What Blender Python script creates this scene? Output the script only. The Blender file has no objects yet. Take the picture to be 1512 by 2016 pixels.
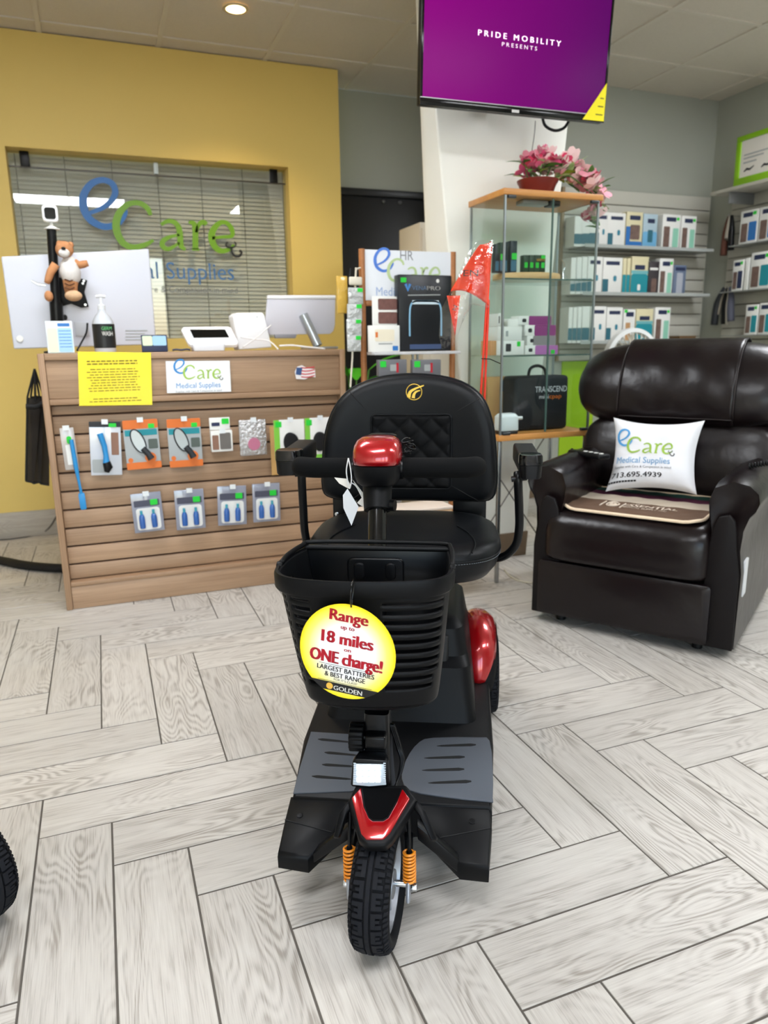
import bpy, bmesh, math, random
from mathutils import Vector, Matrix
random.seed(7)
R = math.radians
PI = math.pi
scene = bpy.context.scene
COL = scene.collection

# ------------------------------------------------------------------ camera
# axes: X runs along the counter and the yellow wall, Y into the shop, Z up; the camera stands at X = Y = 0
FPX, W_, H_ = 1427.92, 1512.0, 2016.0
YAW, PITCH, ROLL, CAM_H = 0.365162, 0.225624, -0.0138945, 1.0477
CF = Vector((math.sin(YAW) * math.cos(PITCH), math.cos(YAW) * math.cos(PITCH), -math.sin(PITCH)))
_r = Vector((math.cos(YAW), -math.sin(YAW), 0)); _u = _r.cross(CF)
CR = _r * math.cos(ROLL) + _u * math.sin(ROLL)
CU = _u * math.cos(ROLL) - _r * math.sin(ROLL)
CC = Vector((0, 0, CAM_H))
cam_d = bpy.data.cameras.new('camera'); cam = bpy.data.objects.new('camera', cam_d); COL.objects.link(cam)
cam.matrix_world = Matrix(((CR.x, CU.x, -CF.x, 0), (CR.y, CU.y, -CF.y, 0), (CR.z, CU.z, -CF.z, CAM_H), (0, 0, 0, 1)))
cam_d.sensor_width = 36; cam_d.sensor_fit = 'AUTO'; cam_d.lens = FPX / H_ * 36
cam_d.clip_start = .02
cam_d.dof.use_dof = True; cam_d.dof.focus_distance = 1.42; cam_d.dof.aperture_fstop = 4.6
scene.camera = cam

# ------------------------------------------------------------------ light and exposure
scene.view_settings.view_transform = 'Standard'; scene.view_settings.look = 'None'
scene.view_settings.gamma = 1; scene.view_settings.use_curve_mapping = False
scene.view_settings.exposure = 0.02
scene.cycles.transparent_max_bounces = 20; scene.cycles.max_bounces = 7; scene.cycles.diffuse_bounces = 4; scene.cycles.glossy_bounces = 4; scene.cycles.use_denoising = True
world = bpy.data.worlds.new('daylight'); scene.world = world; world.use_nodes = True
wn = world.node_tree.nodes; wl = world.node_tree.links
bg = wn['Background']
sky = wn.new('ShaderNodeTexSky'); sky.sky_type = 'NISHITA'; sky.sun_disc = False
sky.sun_elevation = R(48); sky.sun_rotation = R(120); sky.air_density = 1.2; sky.dust_density = 2.5
wl.new(sky.outputs[0], bg.inputs[0]); bg.inputs[1].default_value = 1.5
LAMP = 25.0            # strength of the ceiling panels

# ------------------------------------------------------------------ pixel helpers: a pixel gives a direction, a plane gives the distance
def ray(px, py): return CF + CR * ((px - 756) / FPX) - CU * ((py - 1008) / FPX)
def onY(px, py, Y): d = ray(px, py); return CC + d * (Y / d.y)
def onX(px, py, X): d = ray(px, py); return CC + d * (X / d.x)
def onZ(px, py, Z=0): d = ray(px, py); return CC + d * ((Z - CAM_H) / d.z)
def pix(p): d = Vector(p) - CC; z = d.dot(CF); return (756 + FPX * d.dot(CR) / z, 1008 - FPX * d.dot(CU) / z, z)
class Frame:
    def __init__(s, ox, oy, a): s.o = Vector((ox, oy, 0)); s.a = a; s.ex = Vector((math.cos(a), math.sin(a), 0)); s.ey = Vector((-math.sin(a), math.cos(a), 0))
    def to(s, P): d = P - s.o; return Vector((d.dot(s.ex), d.dot(s.ey), d.z))
    def _pl(s, px, py, n, c): d = ray(px, py); return s.to(CC + d * ((c - (CC - s.o).dot(n)) / d.dot(n)))
    def y(s, px, py, y): return s._pl(px, py, s.ey, y)
    def x(s, px, py, x): return s._pl(px, py, s.ex, x)
    def z(s, px, py, z): return s.to(onZ(px, py, z))

# ------------------------------------------------------------------ materials
def lin(c):
    if isinstance(c, str): c = tuple(int(c[i:i + 2], 16) / 255 for i in (0, 2, 4))
    return tuple(((x / 12.92) if x <= .04045 else ((x + .055) / 1.055) ** 2.4) for x in c) + (1,)
MATS = {}
def mat(name, col, rough=.5, metal=0, bump=None, var=0.0, vscale=6, coat=0, spec=.5, emit=0, trans=0, alpha=1, ior=1.45, sheen=0, coatr=.05):
    if name in MATS: return MATS[name]
    m = bpy.data.materials.new(name); m.use_nodes = True; MATS[name] = m
    n = m.node_tree.nodes; l = m.node_tree.links; b = n['Principled BSDF']
    b.inputs['Base Color'].default_value = lin(col); b.inputs['Roughness'].default_value = rough
    b.inputs['Metallic'].default_value = metal; b.inputs['Coat Weight'].default_value = coat; b.inputs['Coat Roughness'].default_value = coatr
    b.inputs['Specular IOR Level'].default_value = spec; b.inputs['Transmission Weight'].default_value = trans
    b.inputs['Alpha'].default_value = alpha; b.inputs['IOR'].default_value = ior; b.inputs['Sheen Weight'].default_value = sheen
    if emit: b.inputs['Emission Color'].default_value = lin(col); b.inputs['Emission Strength'].default_value = emit
    tc = n.new('ShaderNodeTexCoord')
    if var:
        no = n.new('ShaderNodeTexNoise'); no.inputs['Scale'].default_value = vscale; no.inputs['Detail'].default_value = 4
        mx = n.new('ShaderNodeMix'); mx.data_type = 'RGBA'
        c = lin(col); mx.inputs[6].default_value = tuple(x * (1 - var) for x in c[:3]) + (1,); mx.inputs[7].default_value = tuple(min(1, x * (1 + var)) for x in c[:3]) + (1,)
        l.new(tc.outputs['Object'], no.inputs['Vector']); l.new(no.outputs[0], mx.inputs[0]); l.new(mx.outputs[2], b.inputs['Base Color'])
    if bump:
        no = n.new('ShaderNodeTexNoise'); no.inputs['Scale'].default_value = bump[0]; no.inputs['Detail'].default_value = 3
        bp = n.new('ShaderNodeBump'); bp.inputs['Strength'].default_value = bump[1]; bp.inputs['Distance'].default_value = bump[2] if len(bump) > 2 else .002
        l.new(tc.outputs['Object'], no.inputs['Vector']); l.new(no.outputs[0], bp.inputs['Height']); l.new(bp.outputs[0], b.inputs['Normal'])
    return m

def wood(name, dark, light, scale=(1, 14, 14), rough=.45, rings=0.0, bump=.15, rand=True, mid=None):
    """grain that runs along the piece's own X"""
    if name in MATS: return MATS[name]
    m = bpy.data.materials.new(name); m.use_nodes = True; MATS[name] = m
    n = m.node_tree.nodes; l = m.node_tree.links; b = n['Principled BSDF']; b.inputs['Roughness'].default_value = rough
    tc = n.new('ShaderNodeTexCoord'); oi = n.new('ShaderNodeObjectInfo')
    add = n.new('ShaderNodeVectorMath'); add.operation = 'ADD'
    cmb = n.new('ShaderNodeCombineXYZ')
    mul = n.new('ShaderNodeMath'); mul.operation = 'MULTIPLY'; mul.inputs[1].default_value = 37.0 if rand else 0
    l.new(oi.outputs['Random'], mul.inputs[0])
    for i in range(3): l.new(mul.outputs[0], cmb.inputs[i])
    l.new(tc.outputs['Object'], add.inputs[0]); l.new(cmb.outputs[0], add.inputs[1])
    mp = n.new('ShaderNodeMapping'); mp.inputs['Scale'].default_value = scale; l.new(add.outputs[0], mp.inputs['Vector'])
    no = n.new('ShaderNodeTexNoise'); no.inputs['Scale'].default_value = 3; no.inputs['Detail'].default_value = 6; no.inputs['Roughness'].default_value = .62
    l.new(mp.outputs[0], no.inputs['Vector'])
    mpf = n.new('ShaderNodeMapping'); mpf.inputs['Scale'].default_value = (scale[0] * 2.2, scale[1] * 7, scale[2] * 7); l.new(add.outputs[0], mpf.inputs['Vector'])
    nf = n.new('ShaderNodeTexNoise'); nf.inputs['Scale'].default_value = 4; nf.inputs['Detail'].default_value = 3; l.new(mpf.outputs[0], nf.inputs['Vector'])
    mxf = n.new('ShaderNodeMix'); mxf.inputs[0].default_value = .45; l.new(no.outputs[0], mxf.inputs[2]); l.new(nf.outputs[0], mxf.inputs[3])
    ramp = n.new('ShaderNodeValToRGB'); ramp.color_ramp.elements[0].position = .3; ramp.color_ramp.elements[1].position = .68
    ramp.color_ramp.elements[0].color = lin(dark); ramp.color_ramp.elements[1].color = lin(light)
    if mid: e = ramp.color_ramp.elements.new(.48); e.color = lin(mid)
    fac = mxf.outputs[0]
    if rings:
        # cathedral figure: contour lines of a smooth stretched field
        mp2 = n.new('ShaderNodeMapping'); mp2.inputs['Scale'].default_value = (1.6, 7, 7); l.new(add.outputs[0], mp2.inputs['Vector'])
        n2 = n.new('ShaderNodeTexNoise'); n2.inputs['Scale'].default_value = 1.1; n2.inputs['Detail'].default_value = 2.0; n2.inputs['Roughness'].default_value = .45
        l.new(mp2.outputs[0], n2.inputs['Vector'])
        m1 = n.new('ShaderNodeMath'); m1.operation = 'MULTIPLY'; m1.inputs[1].default_value = 190; l.new(n2.outputs[0], m1.inputs[0])
        m2 = n.new('ShaderNodeMath'); m2.operation = 'SINE'; l.new(m1.outputs[0], m2.inputs[0])
        m3 = n.new('ShaderNodeMapRange'); m3.inputs[1].default_value = -1; m3.inputs[2].default_value = 1; m3.inputs[3].default_value = -rings; m3.inputs[4].default_value = rings * .55; l.new(m2.outputs[0], m3.inputs[0])
        # where the figure shows
        n3 = n.new('ShaderNodeTexNoise'); n3.inputs['Scale'].default_value = 3.5; l.new(add.outputs[0], n3.inputs['Vector'])
        r3 = n.new('ShaderNodeMapRange'); r3.inputs[1].default_value = .38; r3.inputs[2].default_value = .62; l.new(n3.outputs[0], r3.inputs[0])
        m4 = n.new('ShaderNodeMath'); m4.operation = 'MULTIPLY'; l.new(m3.outputs[0], m4.inputs[0]); l.new(r3.outputs[0], m4.inputs[1])
        a = n.new('ShaderNodeMath'); a.operation = 'ADD'; l.new(mxf.outputs[0], a.inputs[0]); l.new(m4.outputs[0], a.inputs[1]); fac = a.outputs[0]
    l.new(fac, ramp.inputs[0])
    # each piece a touch lighter or darker
    hs = n.new('ShaderNodeHueSaturation'); mr = n.new('ShaderNodeMapRange'); mr.inputs[3].default_value = .93; mr.inputs[4].default_value = 1.06
    l.new(oi.outputs['Random'], mr.inputs[0]); l.new(mr.outputs[0], hs.inputs['Value']); l.new(ramp.outputs[0], hs.inputs['Color']); l.new(hs.outputs[0], b.inputs['Base Color'])
    bp = n.new('ShaderNodeBump'); bp.inputs['Strength'].default_value = bump; bp.inputs['Distance'].default_value = .001
    l.new(fac, bp.inputs['Height']); l.new(bp.outputs[0], b.inputs['Normal'])
    return m

# ------------------------------------------------------------------ mesh builder
class MB:
    def __init__(s): s.v = []; s.f = []
    def add(s, vs, fs):
        o = len(s.v); s.v += [tuple(v) for v in vs]; s.f += [tuple(i + o for i in f) for f in fs]; return s
    def box(s, x0, x1, y0, y1, z0, z1, M=None):
        vs = [Vector((x, y, z)) for x in (x0, x1) for y in (y0, y1) for z in (z0, z1)]
        if M: vs = [M @ v for v in vs]
        return s.add(vs, [(0, 1, 3, 2), (4, 6, 7, 5), (0, 4, 5, 1), (2, 3, 7, 6), (0, 2, 6, 4), (1, 5, 7, 3)])
    def loft(s, loops, cap=True, closed=True, ring=False):
        n = len(loops[0]); vs = [p for L in loops for p in L]; fs = []
        k = len(loops)
        for i in range(k if ring else k - 1):
            j2 = (i + 1) % k
            for j in range(n if closed else n - 1):
                a, b = i * n + j, i * n + (j + 1) % n; c, d = j2 * n + (j + 1) % n, j2 * n + j
                fs.append((a, b, c, d))
        if cap and closed and not ring: fs.append(tuple(range(n - 1, -1, -1))); fs.append(tuple((k - 1) * n + j for j in range(n)))
        return s.add(vs, fs)
    def prism(s, poly, h0, h1, M=None):
        """poly in local XY, extruded along local Z"""
        M = M or Matrix()
        return s.loft([[M @ Vector((x, y, h0)) for x, y in poly], [M @ Vector((x, y, h1)) for x, y in poly]])
    def tube(s, path, r, n=10, closed=False, cap=True):
        P = [Vector(p) for p in path]; k = len(P); rs = r if isinstance(r, (list, tuple)) else [r] * k
        loops = []; up = None
        for i in range(k):
            a = P[(i - 1) % k] if (closed or i > 0) else P[i]; b = P[(i + 1) % k] if (closed or i < k - 1) else P[i]
            t = (b - a).normalized()
            if up is None:
                up = Vector((0, 0, 1)) if abs(t.z) < .9 else Vector((1, 0, 0))
            e = up - t * up.dot(t); e.normalize(); up = e; g = t.cross(e)
            loops.append([P[i] + (e * math.cos(2 * PI * j / n) + g * math.sin(2 * PI * j / n)) * rs[i] for j in range(n)])
        return s.loft(loops, cap=cap, ring=closed)
    def lathe(s, prof, n=24, M=None, cap=True, a0=0, a1=2 * PI):
        """profile of (radius, height) about local Z"""
        M = M or Matrix(); full = abs(a1 - a0 - 2 * PI) < 1e-6; k = n if full else n + 1
        loops = [[M @ Vector((r * math.cos(a0 + (a1 - a0) * j / n), r * math.sin(a0 + (a1 - a0) * j / n), z)) for j in range(k)] for r, z in prof]
        return s.loft(loops, cap=cap and full, closed=full)
    def grid(s, fn, nu, nv, cu=False, cv=False):
        vs = [fn(i / (nu if cu else nu - 1), j / (nv if cv else nv - 1)) for i in range(nu) for j in range(nv)]
        fs = []
        for i in range(nu if cu else nu - 1):
            for j in range(nv if cv else nv - 1):
                a, b = i * nv + j, ((i + 1) % nu) * nv + j; c, d = ((i + 1) % nu) * nv + (j + 1) % nv, i * nv + (j + 1) % nv
                fs.append((a, b, c, d))
        return s.add(vs, fs)
    def mesh(s, name, flat=False):
        me = bpy.data.meshes.new(name); me.from_pydata(s.v, [], s.f)
        bm = bmesh.new(); bm.from_mesh(me); bmesh.ops.recalc_face_normals(bm, faces=bm.faces); bm.to_mesh(me); bm.free()
        return me
    def build(s, name, m, parent=None, smooth=None, bevel=0, seg=2, sub=0, kind=None, label=None, solid=0, keepn=False):
        me = s.mesh(name); me.materials.append(m)
        o = bpy.data.objects.new(name, me); COL.objects.link(o)
        if parent: o.parent = parent
        if solid:
            d = o.modifiers.new('thickness', 'SOLIDIFY'); d.thickness = solid; d.offset = 0
        if bevel:
            d = o.modifiers.new('bevel', 'BEVEL'); d.width = bevel; d.segments = seg; d.limit_method = 'ANGLE'; d.angle_limit = R(35); d.harden_normals = False
            if smooth is None: smooth = 40
        if sub:
            d = o.modifiers.new('subdivision', 'SUBSURF'); d.levels = sub; d.render_levels = sub
            if smooth is None: smooth = 180
        if smooth:
            me.shade_smooth()
            if smooth < 180 and not bevel: me.set_sharp_from_angle(angle=R(smooth))
        if kind: o['kind'] = kind
        if label: o['label'] = label
        return o
def box(x0, x1, y0, y1, z0, z1): return MB().box(x0, x1, y0, y1, z0, z1)
def tag(o, label, cat, group=None):
    o['label'] = label; o['category'] = cat
    if group: o['group'] = group
    return o
def thing(name, label, cat, loc=(0, 0, 0), rz=0, group=None, rot=None):
    o = bpy.data.objects.new(name, None); COL.objects.link(o); o.empty_display_size = .05
    o.location = loc; o.rotation_euler = rot or (0, 0, rz)
    return tag(o, label, cat, group)
def copy_tree(o, parent=None):
    c = o.copy(); COL.objects.link(c); c.parent = parent
    for ch in o.children: copy_tree(ch, c)
    return c
def struct(o): o['kind'] = 'structure'; return o
def circle(r, n=24, cx=0, cy=0, a0=0): return [(cx + r * math.cos(a0 + 2 * PI * i / n), cy + r * math.sin(a0 + 2 * PI * i / n)) for i in range(n)]
def rrect(x0, x1, y0, y1, r, n=5):
    o = []
    for cx, cy, a in ((x1 - r, y1 - r, 0), (x0 + r, y1 - r, PI / 2), (x0 + r, y0 + r, PI), (x1 - r, y0 + r, 1.5 * PI)):
        o += [(cx + r * math.cos(a + PI / 2 * i / n), cy + r * math.sin(a + PI / 2 * i / n)) for i in range(n + 1)]
    return o
def spline(pts, per=6, closed=False):
    """Catmull-Rom through the points (any dimension)"""
    P = [Vector(p) for p in pts]; k = len(P); out = []
    for i in range(k if closed else k - 1):
        a, b, c, d = (P[(i - 1) % k] if closed or i > 0 else P[i]), P[i], P[(i + 1) % k], (P[(i + 2) % k] if closed or i < k - 2 else P[(i + 1) % k])
        for j in range(per):
            t = j / per
            out.append(.5 * ((2 * b) + (c - a) * t + (2 * a - 5 * b + 4 * c - d) * t * t + (3 * b - a - 3 * c + d) * t ** 3))
    if not closed: out.append(P[-1])
    return out
def XY(M): return M
def basis(o, ex, ey):
    ex = Vector(ex).normalized(); ey = Vector(ey); ey = (ey - ex * ey.dot(ex)).normalized(); ez = ex.cross(ey); o = Vector(o)
    return Matrix(((ex.x, ey.x, ez.x, o.x), (ex.y, ey.y, ez.y, o.y), (ex.z, ey.z, ez.z, o.z), (0, 0, 0, 1)))
def FRONT(x, y, z): return basis((x, y, z), (1, 0, 0), (0, 0, 1))      # drawing plane facing -Y: local x right, y up, z towards -Y

# flat print: strokes and lettering
def stroke_mb(paths, th=.0006):
    """paths: list of (points 2d, widths) -> thin solid strips in local XY"""
    mb = MB()
    for pts, ws in paths:
        P = [Vector((p[0], p[1])) for p in pts]; k = len(P); L = []; Rr = []
        for i in range(k):
            t = (P[min(i + 1, k - 1)] - P[max(i - 1, 0)]).normalized(); nn = Vector((-t.y, t.x)); w = ws[i] if isinstance(ws, (list, tuple)) else ws
            L.append(P[i] + nn * w / 2); Rr.append(P[i] - nn * w / 2)
        loops = [[(L[i].x, L[i].y, 0), (Rr[i].x, Rr[i].y, 0), (Rr[i].x, Rr[i].y, th), (L[i].x, L[i].y, th)] for i in range(k)]
        mb.loft(loops)
    return mb
_TXT = {}
def text_mesh(s, sx=1.0):
    if s in _TXT: return _TXT[s]
    cu = bpy.data.curves.new('lettering', 'FONT'); cu.body = s; cu.size = 1; cu.resolution_u = 3
    o = bpy.data.objects.new('lettering', cu); COL.objects.link(o)
    dg = bpy.context.evaluated_depsgraph_get(); dg.update()
    me = bpy.data.meshes.new_from_object(o.evaluated_get(dg))
    vs = [v.co.copy() for v in me.vertices]; fs = [tuple(p.vertices) for p in me.polygons]
    bpy.data.objects.remove(o); bpy.data.curves.remove(cu); bpy.data.meshes.remove(me)
    x0 = min(v.x for v in vs); x1 = max(v.x for v in vs); y0 = min(v.y for v in vs); y1 = max(v.y for v in vs)
    _TXT[s] = (vs, fs, x0, x1, y0, y1); return _TXT[s]
def text_mb(s, x0, x1, ybase, cap=None, M=None, fn=None, bold=0.0, slant=0):
    """lettering from x0 to x1 on a baseline; cap = cap height (default keeps proportions)"""
    vs, fs, a, b, c, d = text_mesh(s); k = (x1 - x0) / (b - a); ky = (cap / .73) if cap else k
    mb = MB(); 
    for dx in ((0,) if not bold else (-bold, 0, bold)):
        pts = [((v.x - a) * k + x0 + dx + v.y * ky * slant, v.y * ky + ybase, (.0001 if dx else 0)) for v in vs]
        if fn: pts = [fn(p[0], p[1]) for p in pts]
        elif M: pts = [M @ Vector(p) for p in pts]
        mb.add(pts, fs)
    return mb
def letters(s, x0, x1, yb, m, parent, M, cap=None, bold=0, name='lettering', fn=None, slant=0):
    return text_mb(s, x0, x1, yb, cap, M, fn, bold, slant).build(name, m, parent, kind='stuff')
def put(mb, M):
    mb.v = [tuple(M @ Vector(v)) for v in mb.v]; return mb
# ================================================================== THE ROOM
CEIL = 2.635; WY = 4.52; DY = 4.83; BY = 4.25; RX = 4.11; LX = -2.6; FY = -3.4
m_yel = mat('yellow wall paint', 'DCC06C', .55, bump=(180, .08))
m_grey = mat('grey green wall paint', 'A3A69B', .6, bump=(180, .08))
m_white = mat('white column paint', 'EDEDE4', .55, bump=(160, .06))
m_grout = mat('dark grout', '57524B', .9)
m_tile = wood('wood look porcelain', '948D84', 'C7C3BB', (1.4, 15, 15), .45, rings=.15, bump=.2, mid='BAB5AD')
m_base = wood('wood look base tile', '958C80', 'B5ADA1', (1.2, 13, 13), .5, rings=.1)
m_brown = mat('brown vinyl base', '6E5C48', .5)
m_black = mat('black plastic', '0D0E10', .38, bump=(900, .15, .0003), spec=.3)
m_bgloss = mat('gloss black', '08090A', .12)

UN = .152; LR = 3.873; GX, GY = 1.45255, -10.39448
def gw(x, y): return ((x - GX) * UN, (y - GY) * UN)
floor = struct(box(LX, RX + .1, FY, 5.2, -.06, -.0013).build('floor', m_grout))
pl = LR * UN - .0042; pw = UN - .0042
def plank_mb():
    b = .0007
    mb = MB(); x, y = pl / 2, pw / 2
    mb.loft([[(-x, -y, -.008), (x, -y, -.008), (x, y, -.008), (-x, y, -.008)], [(-x, -y, -b), (x, -y, -b), (x, y, -b), (-x, y, -b)],
             [(-x + b, -y + b, 0), (x - b, -y + b, 0), (x - b, y - b, 0), (-x + b, y - b, 0)]])
    return mb
spots = []
for m in range(-8, 10):
    for k in range(-45, 60):
        a, c = k + m * LR, -k + m * LR
        spots.append((a + LR / 2, c + .5, 0)); spots.append((a + .5, c - LR / 2, 1))
near = []; far = []
for gx, gy, v in spots:
    x, y = gw(gx, gy)
    if not (LX < x < RX and FY < y < 5.0): continue
    if y > BY + .3 and x > 2.3 or y > WY + .3 and x < 1.4: continue
    vis = False
    for ddx in (-.3, 0, .3):
        p = pix((x + (0 if v else ddx), y + (ddx if v else 0), 0))
        if p[2] > .1 and -20 < p[0] < 1532 and 900 < p[1] < 2050: vis = True
    (near if vis else far).append((x * x + y * y, x, y, v))
near.sort()
far += near[300:]; near = near[:300]
pm = plank_mb().mesh('plank'); pm.materials.append(m_tile)
for i, (d, x, y, v) in enumerate(near):
    o = bpy.data.objects.new('plank', pm); COL.objects.link(o); o.parent = floor
    o.location = (x, y, random.uniform(-.0004, .0004)); o.rotation_euler = (0, 0, (PI / 2 if v else 0) + (PI if random.random() < .5 else 0))
mb = MB(); q = plank_mb()
for d, x, y, v in far:
    Mx = Matrix.Translation((x, y, 0)) @ Matrix.Rotation(PI / 2 if v else 0, 4, 'Z'); mb.add([Mx @ Vector(p) for p in q.v], q.f)
mb.build('plank_field', m_tile, floor, kind='stuff')

# walls
WX0, WX1, WZ0, WZ1 = -.35, 1.152, 1.105, 2.083         # opening in the yellow wall
yr = 1.475
yw = MB()
yw.box(LX, WX0, WY, WY + .14, 0, CEIL); yw.box(WX1, yr, WY, WY + .14, 0, CEIL)
yw.box(WX0, WX1, WY, WY + .14, 0, WZ0); yw.box(WX0, WX1, WY, WY + .14, WZ1, CEIL)
w_y = struct(yw.build('wall_back', m_yel))
for n, x0, x1 in (('baseboard_back', LX, 1.4),):
    bb = bpy.data.objects.new(n, None); COL.objects.link(bb); struct(bb)
    x = x0
    while x < x1:
        e = min(x + .59, x1); box(x, e - .003, WY - .010, WY, .002, .152).build('base_tile', m_base, bb, bevel=.0015); x = e
struct(box(yr - .1, 2.42, DY, DY + .12, 0, CEIL).build('wall_door', m_grey))
struct(box(2.40, RX, BY, BY + .12, 0, CEIL + .05).build('wall_slat', m_grey))
struct(box(2.38, 2.41, BY, DY, 0, CEIL).build('wall_return', m_grey))
rw = MB()
rw.box(RX, RX + .12, FY - .12, BY + .12, 0, CEIL + .09)
struct(rw.build('wall_right', m_grey))
struct(box(LX - .12, LX, FY - .12, WY, 0, CEIL + .09).build('wall_left', mat('side wall paint', 'CFCBBD', .6, bump=(180, .08))))
# shop front behind the camera: piers, sill, header around wide openings
fr = MB()
fr.box(LX, RX, FY - .12, FY, 0, .25); fr.box(LX, RX, FY - .12, FY, 2.45, CEIL + .09)
fr.box(1.17, RX, FY - .12, FY, .25, 2.45); fr.box(-.17, .02, FY - .12, FY, .25, 2.45)
struct(fr.build('wall_front', m_white))
m_alu = mat('dark aluminium', '3A3B3D', .4, .6)
for i, x in enumerate((LX + .04, -1.38, -.205, .055, 1.135)):
    struct(box(x - .03, x + .03, FY - .1, FY - .02, .25, 2.45).build('trim_%d' % (i + 1), m_alu))
# pavement and road outside
struct(box(-14, 26, -22, FY - .12, -.2, -.08).build('ground', mat('pale pavement', 'B8B4AB', .9, var=.1)))

# tapered column that carries the television
cb = [(1.66, 3.06), (1.93, 3.06), (1.93, 3.36), (1.555, 3.30)]; ct = [(1.355, 3.06), (2.145, 3.06), (2.145, 3.36), (1.437, 3.30)]
colm = struct(MB().loft([[(x, y, 0) for x, y in cb], [(x, y, CEIL) for x, y in ct]]).build('column', m_white, bevel=.012, seg=3))
def lerp(a, b, t): return tuple(p + (q - p) * t for p, q in zip(a, b))
bl = [[(x + (.006 if x > 1.8 else -.006), y + (-.006 if y < 3.2 else .006), z) for x, y in [lerp(a, b, z / CEIL) for a, b in zip(cb, ct)]] for z in (.001, .125)]
struct(MB().loft(bl).build('baseboard_column', m_brown, bevel=.003))
struct(box(2.42, RX, BY - .012, BY, .001, .12).build('baseboard_slat', m_brown))

# ceiling: tiles lying in a grid of bars
m_ct = mat('mineral fibre tile', 'CFC7B9', .95, bump=(260, .8, .003), var=.06, vscale=90)
m_bar = mat('ceiling bar', 'CFC8BA', .6)
ceil = struct(box(LX, RX, FY, 5.0, CEIL + .05, CEIL + .09).build('ceiling', m_ct))
GXS, GYS = .583, .578
xs = [1.04 + GXS * k for k in range(-7, 7)]; ys = [3.235 + GYS * k for k in range(-14, 5)]
xs = [x for x in xs if LX < x < RX]; ys = [y for y in ys if FY < y < 4.85]
for x in xs: box(x - .012, x + .012, FY, DY, CEIL - .001, CEIL + .02).build('grid_bar', m_bar, ceil)
for y in ys: box(LX, RX, y - .012, y + .012, CEIL, CEIL + .021).build('grid_bar', m_bar, ceil)
PANELS = []
for (i, j, n) in ((-3, -6, 2), (1, -6, 2), (4, -6, 1), (-3, -2, 2), (3, -2, 2)):  # last two panels are added out of view to brighten the deeper room
    PANELS.append((1.04 + GXS * i, 1.04 + GXS * (i + n), 3.235 + GYS * j, 3.235 + GYS * (j + 1)))
cell = [(a, b) for a in [LX] + xs for b in [RX] for _ in (0,)]
ex = sorted([LX] + xs + [RX]); ey = sorted([FY] + ys + [DY])
tiles = {}
far_t = MB()
DL = (.905, 3.83)       # recessed lamp
for i in range(len(ex) - 1):
    for j in range(len(ey) - 1):
        x0, x1, y0, y1 = ex[i], ex[i + 1], ey[j], ey[j + 1]
        cx, cy = (x0 + x1) / 2, (y0 + y1) / 2
        if any(a < cx < b and c < cy < d for a, b, c, d in PANELS): continue
        p = pix((cx, cy, CEIL))
        if y0 > BY and cx > 2.45: continue
        if p[2] > .5 and -250 < p[0] < 1800 and p[1] > -260:
            key = (round(x1 - x0, 3), round(y1 - y0, 3))
            if key not in tiles:
                w, d = key; me = MB().loft([[(-w / 2, -d / 2, .006), (w / 2, -d / 2, .006), (w / 2, d / 2, .006), (-w / 2, d / 2, .006)], [(-w / 2, -d / 2, .03), (w / 2, -d / 2, .03), (w / 2, d / 2, .03), (-w / 2, d / 2, .03)]]).mesh('ceiling_tile'); me.materials.append(m_ct); tiles[key] = me
            o = bpy.data.objects.new('ceiling_tile', tiles[key]); COL.objects.link(o); o.parent = ceil; o.location = (cx, cy, CEIL)
        else: far_t.box(x0, x1, y0, y1, CEIL + .006, CEIL + .03)
far_t.build('ceiling_tile_field', m_ct, ceil, kind='stuff')
m_diff = mat('lit diffuser', 'F7FAFF', .5, emit=LAMP)
for k, (a, b, c, d) in enumerate(PANELS):
    t = thing('ceiling_light', ['long ceiling light panel mirrored at the left of the window glass', 'long ceiling light panel mirrored at the right of the window glass', 'square ceiling light panel by the right wall', 'unseen ceiling light panel added to brighten the floor before the counter', 'unseen ceiling light panel added to brighten the recliner side', 'square ceiling light panel at the shop front, right'][k], 'ceiling light', (0, 0, 0), group='ceiling light panels')
    box(a + .03, b - .03, c + .03, d - .03, CEIL - .001, CEIL + .004).build('diffuser', m_diff, t)
    f_ = MB(); f_.box(a + .012, a + .03, c + .012, d - .012, CEIL - .003, CEIL + .02); f_.box(b - .03, b - .012, c + .012, d - .012, CEIL - .003, CEIL + .02)
    f_.box(a + .03, b - .03, c + .012, c + .03, CEIL - .003, CEIL + .02); f_.box(a + .03, b - .03, d - .03, d - .012, CEIL - .003, CEIL + .02)
    f_.build('frame', m_bar, t)
# recessed downlight
x, y = onZ(464, 17, CEIL).x, onZ(464, 17, CEIL).y
t = thing('downlight', 'round recessed downlight glowing warm in the ceiling above the yellow wall', 'ceiling light', (x, y, CEIL))
MB().lathe([(.062, -.004), (.062, .002), (.046, .003), (.046, -.004)], 28, cap=False).build('trim_ring', mat('cream ring', 'DCCDA8', .4), t, smooth=30)
MB().lathe([(.046, -.003), (.044, .0), (.03, .004), (.0005, .005)], 28, cap=False).build('bulb', mat('warm bulb', 'FFD58A', .5, emit=16), t, smooth=60)
ld = bpy.data.lights.new('downlight_beam', 'SPOT'); ld.energy = 45; ld.color = (1, .78, .48); ld.spot_size = R(115); ld.spot_blend = .8; ld.shadow_soft_size = .05
lo = bpy.data.objects.new('downlight_beam', ld); COL.objects.link(lo); lo.parent = t; lo.location = (0, 0, -.02)

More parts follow.
